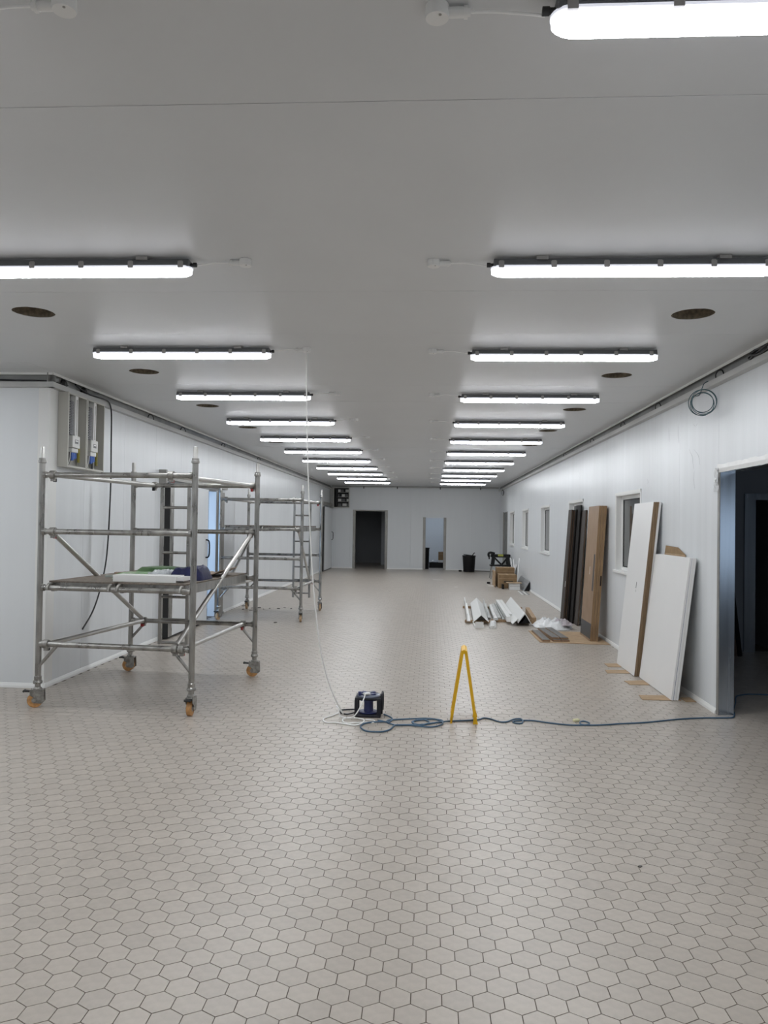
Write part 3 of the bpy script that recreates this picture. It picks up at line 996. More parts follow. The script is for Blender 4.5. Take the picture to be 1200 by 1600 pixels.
def lumpy(name, u0, u1, v0, v1, h, m, label, cat, group=None, z0=0.0, seed=1, flat=.75, tilt=0, parent=None, nx=18, ny=8, amp=.1):
    rnd = random.Random(seed)
    from mathutils import noise
    vs, fs = [], []
    for i in range(nx + 1):
        for j in range(ny + 1):
            a, b_ = i / nx, j / ny
            e = (min(1, min(a, 1 - a) / .12)) ** .5 * (min(1, min(b_, 1 - b_) / .16)) ** .5
            hh = h * e * (1 + amp * noise.noise(Vector((a * 7 + seed, b_ * 5, seed)))) + tilt * a * e
            vs.append(deckpt(u0 + (u1 - u0) * a, v0 + (v1 - v0) * b_, z0 + max(hh, .003)))
    for i in range(nx):
        for j in range(ny):
            k = i * (ny + 1) + j
            fs.append((k, k + ny + 1, k + ny + 2, k + 1))
    n = len(vs)
    vs += [Vector((p.x, p.y, ZD + z0)) for p in vs]
    def idx(i, j): return i * (ny + 1) + j
    for i in range(nx):
        fs.append((idx(i, 0), n + idx(i, 0), n + idx(i + 1, 0), idx(i + 1, 0)))
        fs.append((idx(i, ny), idx(i + 1, ny), n + idx(i + 1, ny), n + idx(i, ny)))
    for j in range(ny):
        fs.append((idx(0, j), idx(0, j + 1), n + idx(0, j + 1), n + idx(0, j)))
        fs.append((idx(nx, j), n + idx(nx, j), n + idx(nx, j + 1), idx(nx, j + 1)))
    fs.append((n + idx(0, 0), n + idx(0, ny), n + idx(nx, ny), n + idx(nx, 0)))
    mb = MB(); mb.add(vs, fs)
    o = mb.build(name, m, parent, smooth=50)
    if parent is None: tag(o, label, cat, group)
    return o
lumpy('green_pack', .46, .775, .36, .72, .055, M['green'], 'pale green printed pack lying flat behind the white board', 'pack', 'packs on the scaffold deck', seed=2)
lumpy('green_pack', .44, 1.06, .78, 1.12, .085, M['greendark'], 'dark green pack behind the pale green one on the scaffold deck', 'pack', 'packs on the scaffold deck', seed=5)
bag = lumpy('blue_bag', .97, 1.27, .42, .72, .10, M['navybag'], 'crumpled dark blue bag at the right end of the scaffold deck', 'bag', seed=8, tilt=.02, amp=.35)
ORG[bag.name] = Vector(bag.location)
lumpy('clear_end', .78, .972, .34, .64, .07, M['clearbag'], '', '', seed=9, parent=bag, tilt=.02, amp=.4)
def scrap(name, u, v, z, size, ang, tiltx, m, label, cat, group):
    rot = Matrix.Rotation(R(ang), 3, 'Z') @ Matrix.Rotation(R(tiltx), 3, 'Y')
    mb = MB(); mb.obox(deckpt(u, v, z + size[2] / 2 + .0005), size, rot)
    return tag(mb.build(name, m, bevel=.002), label, cat, group)
scrap('wood_offcut', .28, 1.05, 0, (.26, .07, .018), 8, 0, M['scrapwood'], 'flat brown wood offcut at the left of the packs on the deck', 'offcut', 'offcuts on the scaffold deck')
scrap('wood_offcut', .45, 1.28, 0, (.11, .05, .03), 35, 0, M['wood'], 'short reddish wood block behind the flat offcut on the deck', 'offcut', 'offcuts on the scaffold deck')
scrap('grey_offcut', .40, .62, 0, (.24, .06, .02), 20, 0, M['scrapgrey'], 'grey-green strip lying left of the pale green pack', 'offcut', 'offcuts on the scaffold deck')
def curled():
    vs, fs = [], []
    for i in range(13):
        a = i / 12
        for j in range(2):
            vs.append(deckpt(1.02 + .26 * a, .86 + .5 * j, .009 + .075 * (a - .35) ** 2 * 1.6 + .012 * j * a))
    for i in range(12): fs.append((2 * i, 2 * i + 2, 2 * i + 3, 2 * i + 1))
    mb = MB(); mb.add(vs, fs)
    o = mb.build('curled_sheet', M['scrapwood'], smooth=60, fix=False)
    s = o.modifiers.new('thick', 'SOLIDIFY'); s.thickness = .006; s.offset = 1
    tag(o, 'curled brown sheet at the right rear corner of the scaffold deck', 'sheet')
curled()

# ------------------------------------------------------------------ distribution boards on the left wall
def board(y0, y1, z0, z1, xw, dp, label, seed):
    t = thing('distribution_board', label, 'electrical board', (xw, (y0 + y1) / 2, z0), 'open distribution boards on the left wall')
    w = .010
    xf = xw + dp
    MB().box(xw + .0005, xf, y0, y0 + w, z0, z1).box(xw + .0005, xf, y1 - w, y1, z0, z1).box(xw + .0005, xf, y0 + w, y1 - w, z0, z0 + w).box(xw + .0005, xf, y0 + w, y1 - w, z1 - w, z1).build('enclosure', M['boxgrey'], t, bevel=.002)
    fl = .018
    MB().box(xf - .004, xf + .001, y0 + w, y0 + fl, z0 + w, z1 - w).box(xf - .004, xf + .001, y1 - fl, y1 - w, z0 + w, z1 - w).box(xf - .004, xf + .001, y0 + fl, y1 - fl, z0 + w, z0 + fl).box(xf - .004, xf + .001, y0 + fl, y1 - fl, z1 - fl, z1 - w).build('front_lip', M['boxgrey'], t)
    MB().box(xw + .0006, xw + .006, y0 + w, y1 - w, z0 + w, z1 - w).build('back_plate', M['boxback'], t)
    yc = y0 + .14
    zb = z0 + .33
    for k in range(13):
        z = zb + k * .026
        mb = MB(); mb.box(xw + .03, xw + .078, yc - .088, yc - .022, z, z + .023); mb.box(xw + .078, xw + .088, yc - .062, yc - .040, z + .006, z + .016)
        mb.box(xw + .03, xw + .078, yc - .016, yc + .032, z, z + .023)
        mb.build('breaker', M['breaker'], t)
    MB().box(xw + .006, xw + .0295, yc - .10, yc + .045, zb - .02, zb + .37).build('busbar_tray', M['isolator'], t)
    st = MB().box(xw + .03, xw + .088, yc + .048, yc + .112, zb - .02, zb + .40).build('terminal_strip', M['white'], t, bevel=.006)
    MB().box(xw + .0881, xw + .0895, yc + .068, yc + .092, zb, zb + .36).build('slot', M['boxback'], st)
    iso = MB().box(xw + .02, xw + .098, yc - .02, yc + .145, z0 + .20, z0 + .325).box(xw + .02, xw + .088, yc - .01, yc + .13, z0 + .155, z0 + .1995).build('isolator', M['isolator'], t, bevel=.008)
    MB().box(xw + .0981, xw + .0995, yc + .03, yc + .10, z0 + .245, z0 + .285).build('label_plate', M['breaker'], iso)
    MB().box(xw + .0996, xw + .1002, yc + .038, yc + .092, z0 + .266, z0 + .278).build('label_text', M['white'], iso)
    for k, (dy, col) in enumerate(((.02, 'bluecab'), (.055, 'bluecab'), (.09, 'bluecab'))):
        MB().tube((xw + .065, yc + dy, z0 + .154), (xw + .07, yc + dy + .004, z0 + .075 + .012 * k), .017, 10).build('cable_end', M[col], t, smooth=40)
    for k in range(3):
        MB().path(smooth_path([(xw + .07, yc - .005 - .012 * k, z0 + .154), (xw + .075, yc - .02 - .014 * k, z0 + .09), (xw + .07, yc - .045 - .012 * k, z0 + .03), (xw + .06, yc - .06 - .008 * k, z0 + .0102)], 4), .007, 8).build('cable', M['cabblack'] if k != 1 else M['isolator'], t, smooth=60)
    eb = MB().box(xw + .04, xw + .056, yc + .205, yc + .235, z0 + .07, z0 + .25).build('earth_bar', M['earth'], t)
    for k in range(6):
        MB().lathe((0, yc + .22, z0 + .085 + .028 * k), [(.005, xw + .056), (.005, xw + .063)], 8, 'x').build('screw', M['steel_dull'], eb)
    if seed == 2:
        for k in range(3):
            MB().path(smooth_path([(xw + .03, yc + .11 + .02 * k, z1 - .0102), (xw + .04, yc + .14 + .02 * k, z1 - .12), (xw + .04, yc + .15 + .015 * k, z1 - .3), (xw + .035, yc + .13 + .01 * k, z0 + .30), (xw + .03, yc + .14 + .015 * k, z0 + .05), (xw + .03, yc + .12, z0 + .0102)], 5), .006, 8).build('cable', M['cabblack'], t, smooth=60)
board(7.37, 7.785, 2.12, 2.858, XL, .105, 'open grey distribution board nearest the wall corner, blue cable ends below', 1)
board(7.795, 8.215, 2.12, 2.858, XL, .105, 'open grey distribution board farther from the corner, black cables down its side', 2)

# far distribution board
def far_board():
    x0, x1, z0, z1, y = -3.52, -2.94, 2.2, 2.93, YF
    t = thing('distribution_board', 'open dark distribution board high on the far wall with rows of modules', 'electrical board', ((x0 + x1) / 2, y, z0))
    MB().box(x0, x0 + .02, y - .12, y - .0005, z0, z1).box(x1 - .02, x1, y - .12, y - .0005, z0, z1).box(x0 + .02, x1 - .02, y - .12, y - .0005, z0, z0 + .02).box(x0 + .02, x1 - .02, y - .12, y - .0005, z1 - .02, z1).build('enclosure', M['boxgrey'], t)
    MB().box(x0 + .02, x1 - .02, y - .012, y - .001, z0 + .02, z1 - .02).build('back_plate', M['black'], t)
    MB().box(x0 - .12, x0 - .001, y - .13, y - .0005, z0 - .02, z1 + .02).build('trunking', M['recess'], t)
    for r in range(4):
        zz = z0 + .06 + r * .17
        x = x0 + .17
        k = 0
        while x < x1 - .07:
            wd = [.05, .07, .045, .09, .06][(k + r) % 5]
            mm = ['breaker', 'isolator', 'breaker', 'isolator', 'black'][(k * 2 + r) % 5]
            MB().box(x, x + wd - .006, y - .08, y - .0125, zz, zz + .09).build('module', M[mm], t)
            x += wd; k += 1
        MB().box(x0 + .15, x1 - .04, y - .02, y - .0121, zz - .02, zz - .004).build('mounting_rail', M['steel_dull'], t)
    for k in range(3):
        MB().path(smooth_path([(x0 + .05 + .02 * k, y - .05, z1 - .021), (x0 + .10 + .02 * k, y - .07, z1 - .2), (x0 + .09 + .01 * k, y - .06, z1 - .45), (x0 + .13, y - .05, z0 + .021)], 5), .010, 8).build('cable', M['cabblack'], t, smooth=60)
far_board()

# ------------------------------------------------------------------ cables
def cable(name, pts, r, m, label, n=8, sub=5, cat='cable', group=None):
    o = MB().path(smooth_path(pts, sub), r, n).build(name, M[m], smooth=60)
    return tag(o, label, cat, group)
cable('hanging_cable', [(-3.60, 7.62, 2.97), (-3.60, 7.75, 2.945), (-3.592, 7.95, 2.925), (-3.575, 8.2, 2.925), (-3.57, 8.36, 2.915), (-3.575, 8.44, 2.86), (-3.59, 8.50, 2.75), (-3.60, 8.53, 2.45), (-3.60, 8.54, 2.1), (-3.60, 8.53, 1.8), (-3.60, 8.50, 1.4), (-3.60, 8.44, 1.1), (-3.60, 8.30, .82), (-3.595, 8.12, .62), (-3.59, 7.88, .47)], .0085, 'cabblack', 'black cable hanging down the left wall beside the distribution boards')
cable('channel_cable', [(-6.0, 7.165, 2.925), (-5.2, 7.165, 2.93), (-4.6, 7.16, 2.955), (-4.1, 7.165, 2.93), (-3.72, 7.165, 2.925), (-3.63, 7.30, 2.93), (-3.62, 7.5, 2.94)], .007, 'cabblack', 'thin black cable lying in the channel above the near left wall')
cable('channel_cable', [(-6.0, 7.162, 2.90), (-5.0, 7.165, 2.905), (-4.2, 7.16, 2.935), (-3.8, 7.165, 2.915), (-3.66, 7.2, 2.915), (-3.63, 7.42, 2.925)], .006, 'cabblack', 'thinner black cable below the other in the near left channel')
for k, (y, lab) in enumerate(((7.42, 'black rubber cable grommet in the channel above the first distribution board'), (7.86, 'black rubber cable grommet in the channel above the second distribution board'))):
    mb = MB(); mb.lathe((XL + .0125, y, 2.935), [(.045, 0), (.05, .02), (.03, .04)], 14, 'x'); mb.box(XL + .013, XL + .05, y - .06, y + .03, 2.873, 2.915)
    tag(mb.build('cable_grommet', M['rubber'], smooth=40), lab, 'grommet', 'grommets in the left channel')
def coil_right():
    pts = [(2.472, 7.10, 2.93), (2.43, 7.08, 2.905), (2.40, 7.06, 2.84), (2.37, 7.03, 2.79)]
    cx, cy, cz = 2.40, 7.02, 2.735
    for i in range(4 * 18 + 8):
        a = R(150) + i * 2 * math.pi / 18
        rr = .094 + .014 * math.sin(i * .155) + .004 * (i / 18)
        pts.append((cx + rr * math.cos(a) * .97, cy + .012 * (i / 18 - 2) + rr * math.cos(a) * -.2, cz + rr * math.sin(a) - .004 * (i / 18)))
    cable('coiled_cable', pts, .0036, 'cabteal', 'coil of teal grey cable hanging from the channel on the right wall', sub=3)
coil_right()
cable('channel_cable', [(2.475, 4.6, 2.93), (2.47, 5.2, 2.935), (2.47, 5.6, 2.965), (2.46, 5.9, 2.93), (2.45, 6.05, 2.935), (2.445, 6.10, 2.955), (2.46, 6.0, 2.975), (2.475, 5.8, 2.95)], .010, 'cabblack', 'bundle of black cable looped in the right-hand channel near the camera')
cable('channel_cable', [(2.475, 4.5, 2.955), (2.46, 5.4, 2.94), (2.46, 5.75, 2.975), (2.455, 6.02, 2.945), (2.46, 6.14, 2.925), (2.47, 6.2, 2.95), (2.478, 6.05, 2.98)], .007, 'cabblack', 'thinner black cable looped below the bundle in the right-hand channel')
for k, y in enumerate((6.75, 8.55, 10.1, 12.0, 14.4)):
    mb = MB(); mb.path(smooth_path([(2.492, y, 2.873), (2.47, y, 2.955), (2.45, y + .05, 2.965), (2.45, y + .10, 2.94), (2.455, y + .11, 2.913)], 4), .005, 6)
    tag(mb.build('cable_clip', M['cabblack'], smooth=60), f'small black wire loop in the right-hand channel, {ORD[k]} from the front', 'clip', 'wire loops in the right-hand channel')
for k, y in enumerate((9.7, 11.0, 13.2, 16.0)):
    mb = MB(); mb.path(smooth_path([(-3.632, y, 2.873), (-3.61, y, 2.955), (-3.59, y + .05, 2.965), (-3.59, y + .12, 2.94), (-3.595, y + .13, 2.913)], 4), .006, 6)
    tag(mb.build('cable_clip', M['cabblack'], smooth=60), f'small black wire loop in the left-hand channel, {ORD[k]} from the front', 'clip', 'wire loops in the left-hand channel')
for k, x in enumerate((-2.42, -1.2, 0.35, 1.8)):
    mb = MB(); mb.box(x - .015, x + .015, YF - .06, YF - .0305, 2.90, 2.985)
    tag(mb.build('cable_hook', M['cabblack']), f'small black hook on the top trim of the far wall, {ORD[k]} from the left', 'hook', 'hooks on the far wall trim')
pts = [(2.46, 26.6, 2.90)] + [(2.44 + .012 * math.sin(a * .7), 26.4 + .26 * math.cos(R(60) + a), 2.74 + .09 * math.sin(R(60) + a)) for a in [i * 2 * math.pi / 12 for i in range(20)]]
cable('coiled_cable', pts, .008, 'cabblack', 'small dark cable coil high on the right wall at the far end', sub=2)

# the white flex from the ceiling to the reel, and its loops on the floor
white = [(-1.0, 6.10, 2.966), (-.995, 6.09, 2.80), (-.985, 6.08, 2.44), (-.965, 6.08, 1.94), (-.935, 6.12, 1.3), (-.885, 6.2, .72), (-.835, 6.27, .42), (-.775, 6.34, .21), (-.70, 6.42, .035), (-.72, 6.46, .045), (-.745, 6.47, .07), (-.755, 6.44, .09), (-.735, 6.41, .07), (-.72, 6.40, .02), (-.68, 6.37, .012), (-.61, 6.30, .03), (-.56, 6.30, .09), (-.525, 6.36, .165), (-.515, 6.42, .202)]
cable('white_flex', white, .005, 'flex', 'white flex hanging from the ceiling outlet down to the cable reel')
white2 = [(-0.732, 6.60), (-0.786, 6.453), (-0.842, 6.355), (-0.843, 6.278), (-0.804, 6.219), (-0.739, 6.227), (-0.649, 6.19), (-0.571, 6.162), (-0.521, 6.223), (-0.515, 6.317), (-0.565, 6.36), (-0.633, 6.37), (-0.684, 6.335), (-0.68, 6.249), (-0.631, 6.192), (-0.577, 6.216), (-0.496, 6.26), (-0.434, 6.263), (-0.428, 6.316), (-0.457, 6.35), (-0.508, 6.349)]
cable('loose_flex', [(x, y, .005 + (.006 if 7 < i < 16 else 0)) for i, (x, y) in enumerate(white2)], .006, 'flex', 'loose loops of white flex on the tiles in front of the reel')
blue = [(-0.365, 6.54), (-0.316, 6.457), (-0.286, 6.383), (-0.312, 6.285), (-0.376, 6.30), (-0.397, 6.33), (-0.355, 6.287), (-0.448, 6.261), (-0.51, 6.206), (-0.523, 6.096), (-0.479, 6.007), (-0.408, 5.971), (-0.337, 5.99), (-0.287, 6.071), (-0.255, 6.181), (-0.182, 6.219), (-0.079, 6.22), (0.014, 6.268), (0.109, 6.342), (0.124, 6.367), (0.082, 6.419), (-0.015, 6.435), (-0.149, 6.399), (-0.264, 6.374), (-0.319, 6.329), (-0.326, 6.283), (-0.295, 6.231), (-0.246, 6.19), (-0.144, 6.212), (-0.06, 6.175), (0.024, 6.171), (0.098, 6.223), (0.126, 6.318), (0.091, 6.397), (0.043, 6.418), (-0.034, 6.394), (-0.105, 6.347), (-0.123, 6.289), (-0.079, 6.22), (-0.014, 6.246), (0.016, 6.316), (-0.015, 6.384), (-0.072, 6.389), (-0.114, 6.327), (-0.098, 6.243), (-0.032, 6.226), (0.024, 6.287), (0.128, 6.337), (0.205, 6.385), (0.406, 6.446), (0.468, 6.517), (0.529, 6.482), (0.585, 6.405), (0.648, 6.412), (0.715, 6.504), (0.779, 6.512), (0.769, 6.385), (0.712, 6.379), (0.708, 6.44), (0.854, 6.478), (1.0, 6.413), (1.147, 6.369), (1.277, 6.384), (1.321, 6.451), (1.286, 6.509), (1.246, 6.462), (1.261, 6.383), (1.408, 6.4), (1.575, 6.46), (1.799, 6.528), (2.101, 6.669), (2.336, 6.741), (2.529, 6.764), (2.60, 6.80), (2.668, 6.96), (2.686, 7.03), (2.837, 7.373), (2.94, 7.627), (3.037, 7.723), (3.177, 7.77), (3.6, 7.70), (4.3, 7.5)]
cable('blue_cable', [(x, y, .0065 + .004 * math.sin(i * 1.9) ** 2 * (1 if i < 48 else 0)) for i, (x, y) in enumerate(blue)], .0062, 'cabblue', 'dark blue cable looped on the floor and running out through the right doorway')
cable('black_lead', [(-0.60, 6.60, .03), (-0.639, 6.66, .012), (-0.708, 6.655, .008), (-0.74, 6.60, .014), (-0.727, 6.536, .008), (-0.674, 6.506, .007), (-0.627, 6.528, .012), (-.60, 6.54, .02)], .0062, 'reelblack', 'short black lead looped at the left of the cable reel')

# ------------------------------------------------------------------ cable reel
def reel():
    t = thing('cable_reel', 'black and navy cable reel standing on the tiles, white plug on top', 'cable reel', (-.49, 6.53, 0))
    x0, x1, y0, y1 = -.605, -.385, 6.43, 6.63
    z1 = .172
    mb = MB(); mb.box(x0, x1, y0, y1, .0, .022); mb.build('base_frame', M['reelblack'], t, bevel=.014, segs=3)
    mb = MB(); mb.box(x0, x1, y0, y1, .142, .160); mb.build('top_frame', M['reelblack'], t, bevel=.012, segs=3)
    for (x, y) in ((x0 + .012, y0 + .012), (x1 - .022, y0 + .012), (x0 + .012, y1 - .012), (x1 - .022, y1 - .012)):
        MB().box(x - .013, x + (.013 if x < -.5 else .022), y - .011, y + .011, .018, .146).build('corner_post', M['reelblack'], t, bevel=.005)
    c = (-.495, 6.53, 0)
    MB().lathe(c, [(.080, .024), (.082, .028), (.082, .034), (.040, .038), (.038, .128), (.088, .132), (.088, .137), (.086, .139)], 28).build('drum', M['navy'], t, smooth=35)
    top = MB().lathe(c, [(.098, .160), (.100, .164), (.098, .172), (.088, .178), (.03, .182)], 28).build('socket_plate', M['reelgrey'], t, smooth=35)
    for q in (50, 140, 230, 320):
        MB().lathe((c[0] + .055 * math.cos(R(q)), c[1] + .055 * math.sin(R(q)), 0), [(.022, .178), (.022, .186), (.018, .188)], 16).build('socket_lid', M['navy'], top, smooth=40)
    MB().lathe((-.565, 6.475, 0), [(.008, .172), (.014, .178), (.015, .203), (.012, .206)], 14).build('crank_knob', M['navy'], t, smooth=40)
    MB().obox((-.508, 6.455, .194), (.055, .03, .018), Matrix.Rotation(R(20), 3, 'Z')).build('white_plug', M['white'], t, bevel=.006)
    mb = MB().path(smooth_path([(x1 + .004, y0 + .03, .03), (x1 + .006, y0 + .02, .10), (x1 + .004, y0 + .03, .178), (x1 + .004, y0 + .10, .184), (x1 + .004, y1 - .03, .178), (x1 + .006, y1 - .02, .10), (x1 + .004, y1 - .03, .03)], 5), .009, 8)
    mb.build('carry_handle', M['reelblack'], t, smooth=50)
reel()

# ------------------------------------------------------------------ yellow A-board
def aboard():
    t = thing('floor_sign', 'yellow folding A-shaped floor sign standing edge-on on the tiles', 'sign', (.295, 6.47, 0))
    rz = Matrix.Rotation(R(-2.2), 3, 'Z')
    o = Vector((.295, 6.46, 0))
    def pt(a, b_, z): return o + rz @ Vector((a, b_, z))
    for s in (-1, 1):
        def P(h, n, b_):     # h along the slope, n outward normal
            base = Vector((s * .098, 0, .028)); top = Vector((s * .012, 0, .588))
            d_ = (top - base); nn = Vector((d_.z, 0, -d_.x)).normalized() * s
            q = base + d_ * h + nn * n
            return pt(q.x, b_, q.z)
        def slabp(h0, h1, n0, n1, b0, b1, mb):
            return mb.hexa([P(h0, n0, b0), P(h0, n1, b0), P(h0, n1, b1), P(h0, n0, b1), P(h1, n0, b0), P(h1, n1, b0), P(h1, n1, b1), P(h1, n0, b1)])
        mb = MB(); slabp(0.05, .985, -.003, .003, -.11, .11, mb)
        pn = mb.build('panel', M['yellow'], t)
        mb = MB()
        slabp(0, 1.0, -.012, .010, -.135, -.11, mb); slabp(0, 1.0, -.012, .010, .11, .135, mb)
        slabp(.03, .07, -.010, .008, -.11, .11, mb); slabp(.95, 1.0, -.010, .010, -.11, .11, mb)
        mb.build('panel_frame', M['yellow'], pn, bevel=.003)
        for b0 in (-.135, .105):
            mb = MB()
            mb.hexa([pt(s * .092 - .014, b0, 0), pt(s * .092 + .014 + s * .012, b0, 0), pt(s * .092 + .014 + s * .012, b0 + .03, 0), pt(s * .092 - .014, b0 + .03, 0),
                     P(.04, -.011, b0), P(.04, .011, b0), P(.04, .011, b0 + .03), P(.04, -.011, b0 + .03)])
            mb.build('foot', M['yellow'], t)
    MB().tube(pt(0, -.136, .580), pt(0, .136, .580), .016, 14).build('hinge', M['yellow'], t, smooth=40)
    MB().tube(pt(0, -.142, .585), pt(0, -.1365, .585), .008, 10).build('hinge_pin', M['yellow'], t, smooth=40)
aboard()

# ------------------------------------------------------------------ leaning boards and doors on the right wall
def leaning(name, label, cat, group, xb, xt, y0, y1, h, th, faces, z0=0.0015, shift=0.0):
    """front face foot at xb, head at xt; the slab lies behind that face. y0 is the end nearer the camera"""
    t = thing(name, label, cat, (xb, (y0 + y1) / 2, z0), group)
    d_ = Vector((xt - xb, 0, h)).normalized()
    nrm = Vector((d_.z, 0, -d_.x))          # towards the wall
    Ln = math.hypot(xt - xb, h)
    def P(s, n, y): return Vector((xb, 0, z0)) + d_ * s + nrm * n + Vector((0, y + shift * s / Ln, 0))
    def slabp(s0, s1, n0, n1, ya, yb, mb=None):
        mb = mb or MB()
        return mb.hexa([P(s0, n0, ya), P(s0, n1, ya), P(s0, n1, yb), P(s0, n0, yb), P(s1, n0, ya), P(s1, n1, ya), P(s1, n1, yb), P(s1, n0, yb)])
    t['_'] = 0
    del t['_']
    faces(t, slabp, P, Ln)
    return t

# oak door leaves
for k in range(3):
    def faces(t, sp, P, Ln, k=k):
        y0, y1 = 11.065, 11.775
        sp(0, Ln, .0, .003, y0, y1).build('front_veneer', M['oak'], t)
        sp(0, Ln, .0031, .031, y0, y1).build('core', M['oakedge'], t)
        sp(0, Ln, .0311, .034, y0, y1).build('back_veneer', M['oak'], t)
        if k == 0:
            sp(.70, 1.22, -.003, -.0001, y0 + .045, y0 + .115).build('push_plate', M['charcoal'], t)
            sp(.03, .24, -.003, -.0001, y0 + .012, y1 - .012).build('kick_plate', M['charcoal'], t)
            sp(.92, 1.03, -.0015, -.0001, y0 + .33, y0 + .345).build('sticker', M['white'], t)
        if k == 2:
            sp(.78, .92, .008, .026, y0 - .0012, y0 - .0001).build('lock_case', M['black'], t)
    lab = ['oak door leaf at the front of its stack, charcoal kick plate and push plate', 'oak door leaf in the middle of its three-leaf stack', 'oak door leaf nearest the wall in its stack, black lock case on its edge'][k]
    leaning('oak_door', lab, 'door', 'oak door leaves leaning on the right wall', 2.262 + .037 * k, 2.372 + .037 * k, 11.065, 11.775, 1.905, .034, faces, z0=.0085)

# dark boards
DK = [(2.300, 2.384, 13.50, 13.80, 1.90, 'wenge'), (2.327, 2.4083, 13.46, 13.78, 1.88, 'wengeblack'), (2.354, 2.4326, 13.36, 13.70, 1.90, 'wengeblack'),
      (2.381, 2.4569, 13.10, 13.50, 1.97, 'wengeblack'), (2.408, 2.4812, 12.80, 13.20, 1.88, 'wenge')]
for k, (xb, xt, y0, y1, h, mm) in enumerate(DK):
    def faces(t, sp, P, Ln, k=k, y0=y0, y1=y1, mm=mm):
        sp(0, Ln, 0, .003, y0, y1).build('front_face', M[mm], t)
        sp(0, Ln, .0031, .024, y0, y1).build('core', M['wengeedge'] if k in (0, 1, 4) else M['wengeblack'], t)
        if k == 0:
            sp(.58, .68, -.001, -.0001, y0 + .05, y0 + .08).build('sticker', M['white'], t)
    lab = ['dark brown board at the front of the leaning dark boards, grey-brown face', 'black-faced dark board second from the front of its stack', 'black-faced dark board in the middle of its stack',
           'tallest dark board, fourth from the front of its stack', 'dark brown board nearest the wall beside the oak doors'][k]
    leaning('dark_board', lab, 'board', 'dark boards leaning on the right wall', xb, xt, y0, y1, h, .024, faces, shift=-.25)

# tall white door leaves with brown edges
for k in range(3):
    def faces(t, sp, P, Ln, k=k):
        y0, y1 = 8.56, 9.335
        sp(0, Ln, 0, .0035, y0, y1).build('front_face', M['white2'] if k == 0 else M['oakedge'], t)
        sp(0, Ln, .0036, .0245, y0, y1).build('core', M['brownedge'] if k < 2 else M['white2'], t)
        sp(0, Ln, .0246, .028, y0, y1).build('back_face', M['white2'] if k == 2 else M['brownedge'], t)
        if k == 0:
            sp(.93, 1.0, -.001, -.0001, y0 + .30, y0 + .315).build('keyhole', M['charcoal'], t)
            sp(.885, .915, -.001, -.0001, y0 + .30, y0 + .31).build('keyhole', M['boxback'], t)
    lab = ['tall white door leaf at the front of its stack, small keyhole in its face', 'brown-edged door leaf between the two tall white ones', 'tall white-backed door leaf of its stack, nearest the wall'][k]
    leaning('white_door', lab, 'door', 'tall white door leaves leaning on the right wall', 2.222 + .0295 * k, 2.412 + .0295 * k, 8.56, 9.335, 1.885, .028, faces, z0=.006)

# low white boards
for k in range(3):
    def faces(t, sp, P, Ln, k=k):
        y0, y1 = 7.40, 8.505
        sp(0, Ln, 0, .0185, y0, y1).build('sheet', M['white2'], t)
        sp(0, Ln, .0186, .0215, y0 + .0005, y1).build('edge_film', M['film'] if k == 0 else M['isolator'], t)
    lab = ['low wide white board at the front of its stack near the doorway', 'low wide white board in the middle of its stack, blue film line before it', 'low wide white board at the back of its stack near the doorway'][k]
    leaning('white_board', lab, 'board', 'low white boards leaning on the right wall', 2.263 + .023 * k, 2.425 + .020 * k, 7.40, 8.505, 1.325, .0215, faces, z0=.006)

# cardboard box flaps showing above the low boards
def flap():
    t = thing('cardboard_sheet', 'folded brown cardboard showing above the low white boards', 'cardboard', (2.49, 8.15, 0))
    mb = MB(); mb.hexa([(2.405, 7.75, .001), (2.409, 7.75, .001), (2.409, 8.42, .001), (2.405, 8.42, .001), (2.495, 7.75, 1.345), (2.499, 7.75, 1.345), (2.499, 8.42, 1.345), (2.495, 8.42, 1.345)])
    mb.build('sheet', M['card'], t)
    mb = MB(); mb.hexa([(2.495, 7.75, 1.346), (2.499, 7.75, 1.346), (2.499, 8.42, 1.346), (2.495, 8.42, 1.346), (2.500, 8.0, 1.415), (2.504, 8.0, 1.415), (2.504, 8.40, 1.425), (2.500, 8.40, 1.425)])
    mb.build('flap', M['card2'], t)
flap()

# cardboard pieces on the floor
def flat(name, label, poly, z0, z1, m, cat='cardboard', group=None):
    mb = MB(); mb.prism(poly, lambda a, b_, d_: (a, b_, d_), z0, z1)
    return tag(mb.build(name, M[m]), label, cat, group)
G = 'cardboard pieces under the white boards'
flat('cardboard_piece', 'cardboard piece on the floor at the far corner of the tall white doors', [(2.07, 9.10), (2.30, 9.12), (2.32, 9.34), (2.07, 9.32)], .0008, .005, 'card', group=G)
flat('cardboard_piece', 'cardboard piece sticking out under the front of the tall white doors', [(1.97, 8.70), (2.30, 8.73), (2.31, 8.94), (1.985, 8.88)], .0008, .005, 'card', group=G)
flat('cardboard_piece', 'cardboard piece on the floor at the far end of the low white boards', [(2.065, 8.09), (2.36, 8.12), (2.34, 8.36), (2.05, 8.28)], .0008, .005, 'card', group=G)
flat('cardboard_piece', 'largest cardboard piece, under the near end of the low white boards', [(2.00, 7.395), (2.36, 7.41), (2.37, 7.62), (2.02, 7.60)], .0008, .005, 'card', group=G)
flat('cardboard_piece', 'small cardboard piece at the wall foot behind the low white boards', [(2.385, 7.36), (2.485, 7.37), (2.485, 7.55), (2.385, 7.54)], .0008, .005, 'card', group=G)
flat('cardboard_sheet', 'large flat cardboard sheet under the oak doors', [(1.54, 10.89), (2.485, 10.80), (2.485, 12.03), (1.53, 12.06)], .0008, .0075, 'card')

